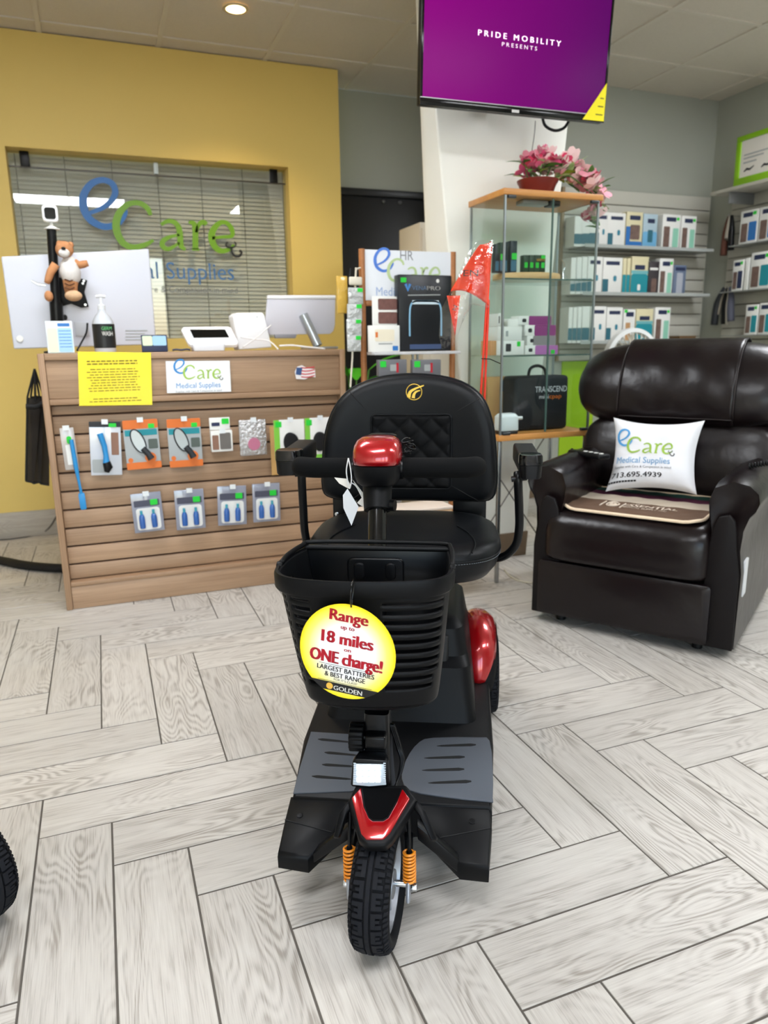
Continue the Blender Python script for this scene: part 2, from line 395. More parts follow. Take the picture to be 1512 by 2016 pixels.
# window in the yellow wall: deep reveal, sliding glass, closed blind behind
win = bpy.data.objects.new('window_1', None); COL.objects.link(win); struct(win)
GYP = WY + .085
m_glass = mat('window glass', 'E8EFEC', .01, trans=1.0, ior=1.5)
def pane_mat():
    m = bpy.data.materials.new('reflective pane'); m.use_nodes = True; n = m.node_tree.nodes; l = m.node_tree.links
    for q in list(n): n.remove(q)
    out = n.new('ShaderNodeOutputMaterial'); mx = n.new('ShaderNodeMixShader'); tr = n.new('ShaderNodeBsdfTransparent'); gl = n.new('ShaderNodeBsdfGlossy')
    tr.inputs[0].default_value = (.93, .95, .94, 1); gl.inputs['Roughness'].default_value = .004; fr = n.new('ShaderNodeFresnel'); fr.inputs[0].default_value = 1.9
    ml = n.new('ShaderNodeMath'); ml.operation = 'MULTIPLY'; ml.inputs[1].default_value = 1.3
    ge = n.new('ShaderNodeNewGeometry'); iv = n.new('ShaderNodeMath'); iv.operation = 'SUBTRACT'; iv.inputs[0].default_value = 1; l.new(ge.outputs['Backfacing'], iv.inputs[1]); m5 = n.new('ShaderNodeMath'); m5.operation = 'MULTIPLY'; l.new(ml.outputs[0], m5.inputs[0]); l.new(iv.outputs[0], m5.inputs[1])
    l.new(fr.outputs[0], ml.inputs[0]); l.new(m5.outputs[0], mx.inputs[0]); l.new(tr.outputs[0], mx.inputs[1]); l.new(gl.outputs[0], mx.inputs[2]); l.new(mx.outputs[0], out.inputs[0]); return m
m_pane = pane_mat()
box(WX0, WX1, GYP, GYP + .006, WZ0, WZ1 - .075).build('pane', m_pane, win)
box(WX0, WX1, GYP - .004, GYP + .012, WZ1 - .080, WZ1 - .074).build('track', mat('dark rail', '4A443C', .4), win)
box(WX0, WX1, GYP + .002, GYP + .007, WZ1 - .074, WZ1).build('transom_pane', m_pane, win)
for px in (47, 538):
    p = onY(px, 300 if px < 100 else 338, GYP); box(p.x - .023, p.x + .023, GYP - .012, GYP + .01, WZ1 - .076, WZ1 - .002).build('clip', m_black, win, bevel=.002)
p = onY(306, 320, GYP); box(p.x - .012, p.x + .012, GYP - .01, GYP + .008, WZ1 - .07, WZ1 - .01).build('clip', mat('clear clip', 'C8D4D6', .2), win, bevel=.002)
m_slat = mat('grey blind slat', 'CFCDC3', .5)
blind = bpy.data.objects.new('window_2', None); COL.objects.link(blind); struct(blind)
sl = MB().grid(lambda u, v: Vector((WX0 - .02 + (WX1 - WX0 + .04) * u, (v - .5) * .012, (v - .5) * .026 + .0016 * (1 - (2 * v - 1) ** 2))), 2, 5).mesh('slat'); sl.materials.append(m_slat); sl.shade_smooth()
k = 0; z = WZ0 - .03
while z < WZ1 + .02:
    o = bpy.data.objects.new('slat', sl); COL.objects.link(o); o.parent = blind; o.location = (0, GYP + .075, z); z += .0235
for i in range(7):
    xx = WX0 + .03 + i * .245; MB().tube([(xx, GYP + .062, WZ0 - .03), (xx, GYP + .062, WZ1 + .03)], .0022, 5).build('ladder_cord', mat('blind cord', '77756C', .8), blind)
struct(box(WX0 - .1, WX1 + .1, GYP + .13, GYP + .15, WZ0 - .1, WZ1 + .1).build('wall_office', m_grey))

# black door in the far wall
d1 = bpy.data.objects.new('door_1', None); COL.objects.link(d1); struct(d1)
m_door = mat('black door', '0B0A0B', .45)
dz = 2.005
box(1.50, 2.38, DY - .02, DY - .001, .003, dz).build('door_leaf', m_door, d1, bevel=.003)
fm = MB(); fm.box(1.44, 2.42, DY - .04, DY - .001, dz, dz + .045); fm.box(1.44, 1.50, DY - .04, DY - .001, .003, dz); fm.box(2.38, 2.42, DY - .04, DY - .001, .003, dz)
fm.build('frame', mat('dark door frame', '17181B', .35), d1, bevel=.004)
for px, py in ((755, 397), (787, 399)):
    p = onY(px, py, DY - .02); MB().lathe([(.012, 0), (.012, .01), (.008, .014), (.0005, .015)], 14, basis((p.x, DY - .02, p.z), (1, 0, 0), (0, 0, 1))).build('hook', mat('door hook', '6A6C70', .3, .8), d1, smooth=40)
# ================================================================== MOBILITY SCOOTER
_p = onZ(742, 1878); S = Frame(_p.x, _p.y, -YAW - R(6))
sc = thing('mobility_scooter', 'black three-wheeled mobility scooter with red fenders, padded seat and front basket', 'scooter', (_p.x, _p.y, 0), S.a)
m_rub = mat('tyre rubber', '0E0F12', .72, bump=(500, .1, .0004), spec=.2); m_tread = mat('dusty tread', '1B1C20', .8, spec=.2)
m_body = mat('textured black plastic', '090A0C', .46, bump=(1400, .25, .0003), spec=.2)
m_sat = mat('satin black plastic', '07080A', .3, spec=.3)
m_red = mat('candy red paint', 'A4060F', .25, .35, coat=1.0, coatr=.03)
m_vinyl = mat('black vinyl', '0B0D10', .44, bump=(420, .12, .0006), spec=.25)
m_foam = mat('black foam grip', '0A0B0C', .85, bump=(1600, .5, .0006), spec=.15)
m_silver = mat('zinc plated steel', 'C9CCD0', .25, 1)
m_alloy = mat('grey alloy', 'A4A7AD', .4, .7)
m_org = mat('orange spring enamel', 'E58A1E', .35, coat=.4)
m_mat = mat('grey rubber mat', '4A4F57', .6, bump=(900, .2, .0004))
m_gold = mat('gold thread', 'D9B44A', .4, .5)
def Spl(px, py, p0, n):
    d = ray(px, py); dl = Vector((d.dot(S.ex), d.dot(S.ey), d.z)); c = S.to(CC); n = Vector(n); return c + dl * ((Vector(p0) - c).dot(n) / dl.dot(n))
def AX(x, y, z): return basis((x, y, z), (0, 1, 0), (0, 0, 1))        # local z along +x
def slab(pts, th, dirv=(0, 0, -1)):
    d = Vector(dirv) * th; return MB().loft([[Vector(p) for p in pts], [Vector(p) + d for p in pts]])
def tyre(r, w, c, parent, name, blocks=24, rimr=.7, steer=0):
    ri = r * rimr; h = w / 2
    prof = [(ri, -h * .78), (ri * 1.1, -h), (r * .88, -h), (r * .955, -h * .82), (r * .985, -h * .45), (r * .992, 0), (r * .985, h * .45), (r * .955, h * .82), (r * .88, h), (ri * 1.1, h), (ri, h * .78)]
    M = Matrix.Translation(c) @ Matrix.Rotation(steer, 4, 'Z') @ AX(0, 0, 0)
    ty = MB().loft([[M @ Vector((q * math.cos(2 * PI * j / 56), q * math.sin(2 * PI * j / 56), z)) for j in range(56)] for q, z in prof], ring=True).build(name, m_rub, parent, smooth=50)
    def rad(wz):
        a = abs(wz) / h; P = [(0, .992), (.45, .985), (.82, .955), (1, .88)]
        for (a0, r0), (a1, r1) in zip(P, P[1:]):
            if a <= a1: return r * (r0 + (r1 - r0) * (a - a0) / (a1 - a0))
        return r * .88
    tr = MB()
    def pad(t0, t1, w0, w1, up=.0042):
        vs = []
        for t in (t0, t1):
            for ww in (w0, w1):
                for rr in (-.002, up):
                    q = rad(ww) + rr; vs.append(M @ Vector((q * math.cos(t), q * math.sin(t), ww)))
        tr.add(vs, [(0, 1, 3, 2), (4, 6, 7, 5), (0, 4, 5, 1), (2, 3, 7, 6), (0, 2, 6, 4), (1, 5, 7, 3)])
    for i in range(72): pad(2 * PI * i / 72, 2 * PI * (i + 1) / 72, -h * .1, h * .1, .0045)
    st = 2 * PI / blocks
    for i in range(blocks):
        for sgn, off in ((1, 0), (-1, .5)):
            t = (i + off) * st
            def Q(t0, t1, a, b): pad(t + t0 * st, t + t1 * st, *sorted((sgn * a * h, sgn * b * h)))
            Q(.06, .90, .2, .42); Q(.06, .28, .42, .74); Q(.40, .56, .42, .62); Q(.68, .90, .42, .70)
            Q(.0, .2, .80, .97); Q(.34, .5, .78, .97); Q(.62, .8, .78, .97)
    tr.build('tread', m_tread, ty, kind='stuff')
    dish = [(ri * 1.02, -h * .8), (ri * 1.06, -h * .8), (ri * 1.06, -h * .72), (ri * .95, -h * .7), (ri * .9, -h * .3), (ri * .35, -h * .2), (ri * .3, -h * .75), (.001, -h * .75)]
    full = dish + [(q, -z) for q, z in reversed(dish)]
    MB().lathe(full, 40, M, cap=False).build('rim', m_alloy, ty, smooth=35)
    for k in range(5):
        a = 2 * PI * k / 5
        for sg in (-1, 1):
            MB().box(ri * .3, ri * .93, -.006, .006, -.004, .004, M @ Matrix.Rotation(a, 4, 'Z') @ Matrix.Translation((0, 0, sg * h * .38))).build('spoke', m_alloy, ty, bevel=.002)
    return ty
WR = .110
tyre(WR, .070, (.002, .045, WR), sc, 'front_wheel', 22, .74, R(-5.5))
for sx in (-1, 1): tyre(.114, .056, (sx * .226, .918, .114), sc, 'rear_wheel', 24)

# front suspension
for px, t0, b0, rt, in ((689, 1664, 1737, 1600), (806, 1672, 1740, 1600)):
    a = S.y(px, t0, .035); b = S.y(px, b0, .035); cx = (a.x + b.x) / 2; z1, z0 = a.z - .004, b.z + .004
    n = 9; pts = [(cx + .0098 * math.cos(2 * PI * n * i / 200), .035 + .0098 * math.sin(2 * PI * n * i / 200), z0 + (z1 - z0) * i / 200) for i in range(201)]
    MB().tube(pts, .0025, 7).build('spring', m_org, sc, smooth=180, label='orange coil spring')
    MB().tube([(cx, .035, z0 - .01), (cx, .035, z1 + .0)], .0055, 10).build('damper', m_sat, sc, smooth=50)
    MB().tube([(cx, .035, z1 - .006), (cx * .98, .045, z1 + .07)], .0035, 8).build('push_rod', m_sat, sc, smooth=50)
    sg = 1 if cx > 0 else -1
    MB().lathe([(.011, -.002), (.013, 0), (.013, .004), (.011, .006)], 18, AX(cx - .004 * sg, .038, WR)).build('washer', m_silver, sc, smooth=30)
    MB().prism(circle(.0075, 6), 0, .010, AX(cx + (.003 if sg > 0 else -.013), .038, WR)).build('axle_nut', m_silver, sc, bevel=.001)
    MB().box(cx - .006, cx + .002, .02, .052, WR - .022, WR + .02).build('link_plate', m_alloy, sc, bevel=.004)
MB().tube([(-.052, .045, WR), (.052, .045, WR)], .006, 14).build('axle', m_silver, sc, smooth=50)
for sg in (-1, 1):
    q = [(692, 1622), (690, 1652), (600, 1712), (608, 1686)] if sg < 0 else [(820, 1622), (822, 1654), (905, 1722), (905, 1694)]
    MB().loft([[S.y(x, y, .10) for x, y in q], [S.y(x, y, .10) + Vector((0, .02, 0)) for x, y in q]]).build('frame_rail', m_sat, sc, bevel=.003)
    MB().tube([(sg * .052, .05, WR + .012), (sg * .05, .11, .165)], .008, 8).build('fork_arm', m_sat, sc, smooth=60)

# nose shield with the red insert
P0 = Vector((0, -.03, .235)); PN = Vector((0, -.05, .105)).normalized()
black = [(684, 1578), (700, 1544), (800, 1544), (822, 1574), (772, 1654), (758, 1666), (722, 1666), (706, 1652)]
pts = [Spl(x, y, P0, PN) for x, y in black]
low = [p + Vector((0, .012, -.022)) for p in pts]
MB().loft([pts, low]).build('nose_shield', m_body, sc, bevel=.006, seg=3)
redp = [(692, 1570), (710, 1550), (712, 1562), (716, 1588), (726, 1610), (734, 1616), (754, 1616), (764, 1610), (780, 1581), (792, 1552), (807, 1572), (767, 1640), (754, 1652), (721, 1652), (711, 1641)]
up = PN * .003
pr = [Spl(x, y, P0 + up, PN) for x, y in redp]
MB().loft([[p - up * 2 for p in pr], pr]).build('nose_insert', m_red, sc, bevel=.002, seg=2)
cav = [(714, 1552), (790, 1552), (778, 1580), (763, 1607), (754, 1613), (734, 1613), (727, 1608), (718, 1586)]
MB().loft([[Spl(x, y, P0 + up * .4, PN) for x, y in cav], [Spl(x, y, P0 + up * .4, PN) - up for x, y in cav]]).build('nose_recess_shade', mat('recess shade black', '030304', .9, spec=.1), sc)  # flat near-black plate, its colour stands in for shade deep in the recess
for sg, q in ((-1, [(686, 1576), (668, 1600), (650, 1645), (662, 1646), (682, 1602), (694, 1592)]), (1, [(820, 1574), (838, 1598), (862, 1650), (848, 1652), (826, 1606), (812, 1590)])):
    pts = [Spl(x, y, P0 - PN * .004 * (i % 3), PN) for i, (x, y) in enumerate(q)]
    # the arch that joins shield and deck: slopes outwards and down
    pts = [p + Vector((0, .02, -.02)) if i in (2, 3) else p for i, p in enumerate(pts)]
    MB().loft([pts, [p + Vector((0, .02, -.015)) for p in pts]]).build('shield_arm', m_body, sc, bevel=.004)

# deck with front shrouds and grey mats
FP0 = Vector((0, .24, .155)); FN = Vector((0, -.04, .16)).normalized()
def shroud(poly, seam):
    pts = [Spl(x, y, FP0, FN) for x, y in poly]
    c = sum(pts, Vector()) / len(pts)
    def sh(k, dz): return [c + (p - c) * k + Vector((0, 0, dz)) for p in pts]
    o = MB().loft([sh(.93, .0), sh(.985, -.003), sh(1, -.010), sh(.995, -.034), sh(.95, -.038)]).build('front_shroud', m_body, sc, smooth=50)
    a, b = [Spl(x, y, FP0 + FN * .0004, FN) for x, y in seam]
    MB().tube([a, b], .0012, 5).build('seam', mat('seam black', '050506', .7), o)
    return o
shroud([(572, 1566), (692, 1560), (686, 1582), (655, 1642), (606, 1688), (546, 1678), (560, 1614)], ((561, 1614), (652, 1638)))
shroud([(814, 1562), (964, 1578), (969, 1625), (963, 1706), (906, 1700), (859, 1652)], ((862, 1650), (966, 1630)))
for px, py in ((590, 1605), (930, 1617)):
    p = Spl(px, py, FP0 + FN * .0003, FN); MB().lathe([(.0065, -.002), (.0065, .0008), (.0055, .0012), (.0005, .0012)], 20, basis(p, (1, 0, 0), (0, .16, .04))).build('screw_cover', m_body, sc, smooth=40)
dk = [(-.196, .215), (.208, .215), (.221, .45), (.224, .80), (-.224, .80), (-.221, .45)]
def lv(z, k=1.0, dy=0): return [(x * k, y + (dy if y < .5 else 0), z) for x, y in dk]
MB().loft([lv(.075, .96, .004), lv(.085, 1), lv(.143, 1), lv(.152, .985, .003), lv(.155, .96, .006)]).build('deck', m_body, sc, smooth=50)
def flat(poly, z, th, name, m, par=sc, bevel=.0012):
    pts = [S.z(x, y, z) for x, y in poly]; return MB().loft([pts, [p - Vector((0, 0, th)) for p in pts]]).build(name, m, par, bevel=bevel)
ml = flat([tuple(v) for v in spline([(612, 1440), (690, 1445), (722, 1456), (742, 1490), (742, 1520), (722, 1545), (692, 1557), (577, 1561), (590, 1510)], 1, True)], .158, .004, 'deck_mat', m_mat)
mr_ = flat([tuple(v) for v in spline([(853, 1452), (942, 1451), (964, 1458), (970, 1510), (970, 1570), (960, 1577), (860, 1566), (806, 1555), (791, 1532), (794, 1510), (806, 1483), (826, 1460)], 2, True)], .158, .004, 'deck_mat', m_mat)
m_slot = mat('slot black', '040405', .8)
for mo, L in ((ml, [(626, 1455, 690, 1461), (639, 1481, 704, 1487), (634, 1505, 698, 1509), (614, 1528, 692, 1534)]), (mr_, [(860, 1468.5, 937, 1466), (835, 1492.5, 915, 1490), (831, 1516.5, 914, 1514), (843, 1541.5, 928, 1538)])):
    for x0, y0, x1, y1 in L:
        k = 9; pt = []; ws = []
        for i in range(k):
            t = i / (k - 1); p = S.z(x0 + (x1 - x0) * t, y0 + (y1 - y0) * t, .1583); pt.append((p.x, p.y)); e = math.sin(PI * min(1, max(.12, t * 6 if t < .16 else 1)) / 2) * (1 if t < .9 else math.sqrt(max(.1, (1 - t) / .1)))
            ws.append((.006 + (.006 if mo is mr_ else -.0) * t + (.005 * (1 - t) if mo is ml else 0)) * e)
        put(stroke_mb([(pt, ws)], .0006), Matrix.Translation((0, 0, .1579))).build('slot', m_slot, mo)

# rear body with the battery cover, fenders and liners
def rr3(hx, y0, y1, z, r): return [(x, y, z) for x, y in rrect(-hx, hx, y0, y1, r, 4)]
MB().loft([rr3(.184, .535, .99, .154, .03), rr3(.183, .54, .99, .165, .03), rr3(.172, .56, .985, .26, .035), rr3(.168, .565, .98, .285, .035), rr3(.162, .60, .98, .30, .035), rr3(.150, .615, .97, .365, .035), rr3(.13, .64, .95, .382, .03)]).build('rear_body', m_body, sc, smooth=40)
MB().loft([rr3(.115, .578, .60, .268, .009), rr3(.115, .60, .625, .352, .009)]).build('battery_recess', mat('deep black', '050506', .6), sc, bevel=.004)
for sx in (-1, 1):
    def shell(a0, a1, w0, w1, rad, bul, nar):
        def fn(u, v):
            a = a0 + (a1 - a0) * u; k = 1 - nar * max(0, 1 - u * 3.2) ** 2.2; c = (w0 + w1) / 2; x = c + (v - .5) * (w1 - w0) * k
            rr = rad + bul * (math.sin(PI * v) ** .7) * min(1, .35 + u * 3)
            return Vector((sx * x, .912 - rr * math.cos(a), .116 + rr * math.sin(a)))
        return fn
    MB().grid(shell(R(4), R(165), .136, .246, .142, .026, .30), 26, 12).build('fender_liner', m_body, sc, smooth=180, solid=.005)
    MB().grid(shell(R(13), R(160), .146, .243, .150, .032, .66), 30, 14).build('fender', m_red, sc, smooth=180, solid=.004, label='glossy red rear fender')
    MB().box(sx * .19 - .02, sx * .19 + .02, .78, .80, .155, .19).build('bracket', m_sat, sc, bevel=.004)
    MB().box(sx * .195 - .004, sx * .195 + .004, .776, .7795, .168, .176).build('reflector', mat('white reflector', 'E8E8E0', .3), sc)
# seat post
MB().tube([(0, .76, .37), (0, .76, .52)], .032, 18).build('seat_post', m_sat, sc, smooth=50)
MB().box(-.12, .12, .62, .88, .495, .512).build('seat_plate', m_sat, sc, bevel=.004)

# seat cushion
def cushion(cx, y0, y1, hw, levels, n=44, e=3.4):
    L = []
    cy = (y0 + y1) / 2; hy = (y1 - y0) / 2
    for kx, ky, z in levels:
        loop = []
        for i in range(n):
            a = 2 * PI * i / n; c, s_ = math.cos(a), math.sin(a)
            x = math.copysign(abs(c) ** (2 / e), c); y = math.copysign(abs(s_) ** (2 / e), s_)
            loop.append((cx + x * hw * kx, cy + y * hy * ky, z))
        L.append(loop)
    return L
SC = .003
lev = [(.55, .55, .502), (.78, .80, .503), (.90, .92, .513), (.97, .98, .535), (.995, .998, .556), (1, 1, .566), (.995, .996, .576), (.97, .975, .588), (.90, .92, .597), (.75, .8, .601), (.5, .55, .598), (.2, .25, .594)]
seat = MB().loft(cushion(SC, .50, .93, .236, lev)).build('seat', m_vinyl, sc, smooth=180)
pp = cushion(SC, .50, .93, .2365, [(1, 1, .568)], 60)[0]
MB().tube(pp, .0022, 6, closed=True).build('piping', m_vinyl, seat, smooth=180)
st = mat('grey stitching', '6B7178', .7)
mb = MB()
L = cushion(SC, .50, .93, .2375, [(1, 1, .563)], 180)[0]
for i in range(90, 180):
    if i % 1 == 0: a, b = Vector(L[i]), Vector(L[(i + 1) % 180]); mb.tube([a, a.lerp(b, .6)], .0007, 4)
mb.build('stitching', st, seat, kind='stuff')
for sx in (-1, 1):
    MB().tube(spline([(SC + sx * .165, .515, .590), (SC + sx * .172, .56, .6005), (SC + sx * .16, .64, .6025), (SC + sx * .13, .72, .602)], 5), .0018, 5).build('seam', m_vinyl, seat, smooth=180)

# seat back: traced outline, padded
SB = .885
outl = [(640, 958), (640, 905), (643, 860), (652, 822), (668, 790), (694, 764), (735, 746), (780, 738), (830, 737), (880, 743), (920, 757), (948, 780), (963, 810), (972, 850), (976, 900), (977, 945), (968, 976), (940, 984), (880, 986), (812, 986), (740, 985), (690, 982), (655, 975)]
ol = [Vector(v) for v in spline([S.y(x, y, SB) for x, y in outl], 3, True)]
oc = Vector((sum(p.x for p in ol) / len(ol), SB, (min(p.z for p in ol) + max(p.z for p in ol)) / 2))
def sbl(k, dy): 
    return [Vector((oc.x + (p.x - oc.x) * k, p.y + dy - .05 * ((p.x - oc.x) * k / .24) ** 2 + .02, oc.z + (p.z - oc.z) * k)) for p in ol]
sb = MB().loft([sbl(.3, .035), sbl(.93, .035), sbl(.985, .028), sbl(1, .012), sbl(.998, -.006), sbl(.975, -.022), sbl(.93, -.030), sbl(.84, -.034), sbl(.7, -.036), sbl(.5, -.036), sbl(.25, -.036), sbl(.05, -.036)]).build('backrest', m_vinyl, sc, smooth=180)
MB().tube(sbl(1.002, -.004), .0024, 6, closed=True).build('piping', m_vinyl, sb, smooth=180)
def sby(x): return SB - .036 + .02 - .05 * ((x - oc.x) / .24) ** 2
# quilted centre panel
a = S.y(731, 816, SB - .02); b = S.y(888, 962, SB - .02)
def quilt(u, v):
    x = a.x + (b.x - a.x) * u; z = b.z + (a.z - b.z) * v; U = (x - oc.x) / .058; V = (z - oc.z) / .058
    h = (abs(math.sin(PI * (U + V))) * abs(math.sin(PI * (U - V)))) ** .45
    e = min(1, min(u, 1 - u, v, 1 - v) / .04)
    return Vector((x, sby(x) + .001 - .009 * h * e - .002 * e, z))
MB().grid(quilt, 70, 64).build('quilted_panel', mat('black quilted fabric', '0A0B0D', .7, spec=.2, bump=(900, .3, .0005)), sb, smooth=180)
fr_ = [Vector((x, sby(x) - .0015, z)) for x, z in rrect(a.x, b.x, b.z, a.z, .012, 4)]
MB().tube(fr_, .0022, 6, closed=True).build('seam', m_vinyl, sb, smooth=180)
for (x0, y0, x1, y1) in ((731, 816, 688, 768), (888, 816, 946, 782), (731, 955, 690, 984), (888, 955, 945, 984)):
    p = S.y(x0, y0, SB - .02); q = S.y(x1, y1, SB - .01); 
    MB().tube([Vector((p.x + (q.x - p.x) * t, sby(p.x + (q.x - p.x) * t) + .001 + .014 * max(0, t - .55) ** 1.3 * 2, p.z + (q.z - p.z) * t)) for t in (0, .2, .4, .6, .8, .95)], .0014, 5).build('seam', mat('seam black', '050506', .7), sb, smooth=180)
# gold emblem
c = S.y(815, 772, SB - .02); er = .0205
eM = basis((c.x, sby(c.x) - .0002, c.z), (1, 0, 0), (0, .08, 1))
em = MB(); ring = [eM @ Vector((er * math.cos(t), er * math.sin(t), 0)) for t in [2 * PI * i / 40 for i in range(40)]]
em.tube(ring, .0014, 6, closed=True)
eo = em.build('emblem', m_gold, sb, smooth=180, label='gold embroidered emblem')
for sw, w0 in (([(-.014, -.014), (-.010, .0), (.004, .009), (.026, .017)], .010), ([(-.002, -.016), (.0, -.006), (.006, .001), (.016, .004)], .009)):
    pts = spline([Vector(p) for p in sw], 6); k = len(pts)
    put(stroke_mb([([(p.x, p.y) for p in pts], [w0 * (1 - .75 * i / k) for i in range(k)])], .0012), eM).build('emblem_stroke', m_gold, eo)
# backrest brackets
for x0, x1 in ((656, 702), (892, 956)):
    p = S.y(x0, 965, .93); q = S.y(x1, 1040, .93); MB().box(p.x, q.x, .915, .945, q.z - .02, p.z + .02).build('back_bracket', m_sat, sc, bevel=.004)
    MB().lathe([(.006, 0), (.006, .004), (.0005, .005)], 12, basis((p.x + .012, .914, (p.z + q.z) / 2 - .01), (1, 0, 0), (0, 0, 1))).build('bolt', m_silver, sc, smooth=40)
# armrests
AY = .60
for sx in (-1, 1):
    if sx < 0: cup = (538, 592, 888, 936); post = [(594, 940, .66), (597, 1000, .67), (601, 1052, .68)]
    else: cup = (1024, 1069, 897, 944); post = [(1020, 950, .66), (1022, 1000, .68), (1022, 1040, .69), (1014, 1075, .70), (985, 1098, .72)]
    p = S.y(cup[0], cup[2], AY); q = S.y(cup[1], cup[3], AY)
    lx0, lx1, z0, z1 = p.x, q.x, q.z, p.z; zc = z0 + (z1 - z0) * .58; r = (lx1 - lx0) * .3
    def cupl(k, z): return [(x, y, z) for x, y in rrect((lx0 + lx1) / 2 - (lx1 - lx0) / 2 * k, (lx0 + lx1) / 2 + (lx1 - lx0) / 2 * k, AY, AY + .06 * k, r * k, 4)]
    pod = MB().loft([cupl(.8, z0), cupl(.92, z0 + .003), cupl(.97, zc - .001)]).build('armrest_pod', m_sat, sc, smooth=40)
    MB().loft([cupl(1, zc), cupl(1.02, zc + .004), cupl(1.0, z1 - .004), cupl(.9, z1)]).build('armrest_cap', m_bgloss, pod, smooth=50)
    dx = 0; cx = (lx0 + lx1) / 2
    MB().loft([[(cx + xx * .5 + dx * t * 1.5, AY + .03 + .2 * t, zz) for xx, zz in rrect(-.026 * 2, .026 * 2, z0 + .006, z1 - .006 + .004 * t, .010, 3)] for t in (0, .3, .7, .95, 1)]).build('armrest_pad', m_vinyl, sc, smooth=40)
    pts = [S.y(x, y, d) for x, y, d in post]
    if sx < 0: pts += [Vector((pts[-1].x + .012, .70, .53)), Vector((-.18, .74, .508))]
    else: pts += [Vector((.18, .76, .506))]
    MB().tube(spline([pts[0] + Vector((0, .01, .022))] + pts, 6), .0105, 12).build('armrest_post', m_sat, sc, smooth=60)
    MB().tube([pts[0] + Vector((-.016, 0, .008)), pts[0] + Vector((.02, 0, .012))], .007, 10).build('pivot_bolt', m_sat, sc, smooth=40)

# tiller: stem, headlamp, knob, steering tube, head, grips
ta, tb = Vector((-.010, .13, .345)), Vector((-.029, .385, .80))
tdir = (tb - ta).normalized()
MB().tube([ta, ta.lerp(tb, .98)], .0185, 22).build('tiller_tube', m_bgloss, sc, smooth=50)
p, q = S.y(720, 1420, .13), S.y(764, 1500, .13)
MB().loft([[(x, y, .20) for x, y in rrect(-.024, .024, .10, .17, .008, 3)], [(x, y, .30) for x, y in rrect(-.03, .018, .10, .165, .008, 3)], [(x, y, .40) for x, y in rrect(-.030, .014, .115, .175, .008, 3)]]).build('tiller_stem', m_sat, sc, smooth=40)
MB().box(-.026, .012, .088, .12, .345, .372).build('tiller_joint', m_sat, sc, bevel=.005)
kc = S.y(703, 1450, .118); kp = []
for i in range(64):
    a_ = 2 * PI * i / 64; kp.append(((.0255 + .0014 * math.cos(a_ * 16)) * math.cos(a_), (.0255 + .0014 * math.cos(a_ * 16)) * math.sin(a_)))
MB().prism(kp, -.013, .013, AX(kc.x, kc.y, kc.z)).build('tiller_knob', m_body, sc, bevel=.002)
MB().tube([(kc.x, kc.y, kc.z), (kc.x + .03, kc.y, kc.z)], .008, 12).build('knob_shaft', m_sat, sc, smooth=50)
for k, off in enumerate((0, .006, .012)):
    pts = [S.y(768 + k * 3, 1425, .14), S.y(782 + k * 3, 1470, .14), S.y(790 + k * 2, 1500, .13), S.y(782, 1540, .11), S.y(772, 1560, .09)]
    MB().tube(spline(pts, 6), .0028, 7).build('cable', m_sat, sc, smooth=180)
# headlamp
LY = .072
def lampl(poly, y): return [S.y(x, yy, LY) + Vector((0, y - LY, 0)) for x, yy in poly]
hp = [(694, 1499), (700, 1494), (758, 1498), (764, 1503), (767, 1544), (762, 1551), (728, 1553), (693, 1549), (690, 1545)]
MB().loft([lampl(hp, LY), lampl(hp, LY + .012), [Vector((p.x * .8 - .003, LY + .04, p.z * .8 + .062)) for p in lampl(hp, LY)]]).build('headlamp', m_sat, sc, bevel=.003)
lp = [(697, 1502), (756, 1503), (761, 1543), (728, 1546), (695, 1543)]
LM = mat('lamp lens', 'C6D2DC', .08, .0, spec=.8, coat=1)
ln = MB().loft([lampl(lp, LY - .001), lampl(lp, LY - .004)]).build('lamp_lens', LM, sc, bevel=.001)
m_led = mat('white led', 'EAF4FF', .4, emit=4)
for i in range(4):
    for j in range(3):
        c = S.y(707.5 + i * 12.2, 1510.5 + j * 12.2, LY - .004); MB().loft([[(c.x + x, LY - .0045, c.z + z) for x, z in rrect(-.0048, .0048, -.0048, .0048, .0015, 2)], [(c.x + x, LY - .0055, c.z + z) for x, z in rrect(-.0044, .0044, -.0044, .0044, .0015, 2)]]).build('led', m_led, ln)
for i in range(9):
    for xx in (698.5, 757):
        a_ = S.y(xx, 1503 + i * 4.4, LY - .0045); MB().tube([a_ + Vector((-.0022, 0, 0)), a_ + Vector((.0022, 0, 0))], .0012, 5).build('lens_rib', LM, ln)
MB().loft([[S.y(x, y, .085) for x, y in [(712, 1553), (757, 1553), (755, 1578), (743, 1588), (728, 1586), (714, 1574)]], [S.y(x, y, .085) + Vector((0, .03, 0)) for x, y in [(712, 1553), (757, 1553), (755, 1578), (743, 1588), (728, 1586), (714, 1574)]]]).build('lamp_bracket', m_sat, sc, bevel=.004)
c = S.y(739, 1566, .083); MB().lathe([(.005, 0), (.005, .003), (.0025, .003), (.0005, .001)], 14, basis(c, (1, 0, 0), (0, 0, 1))).build('screw', m_bgloss, sc, smooth=40)

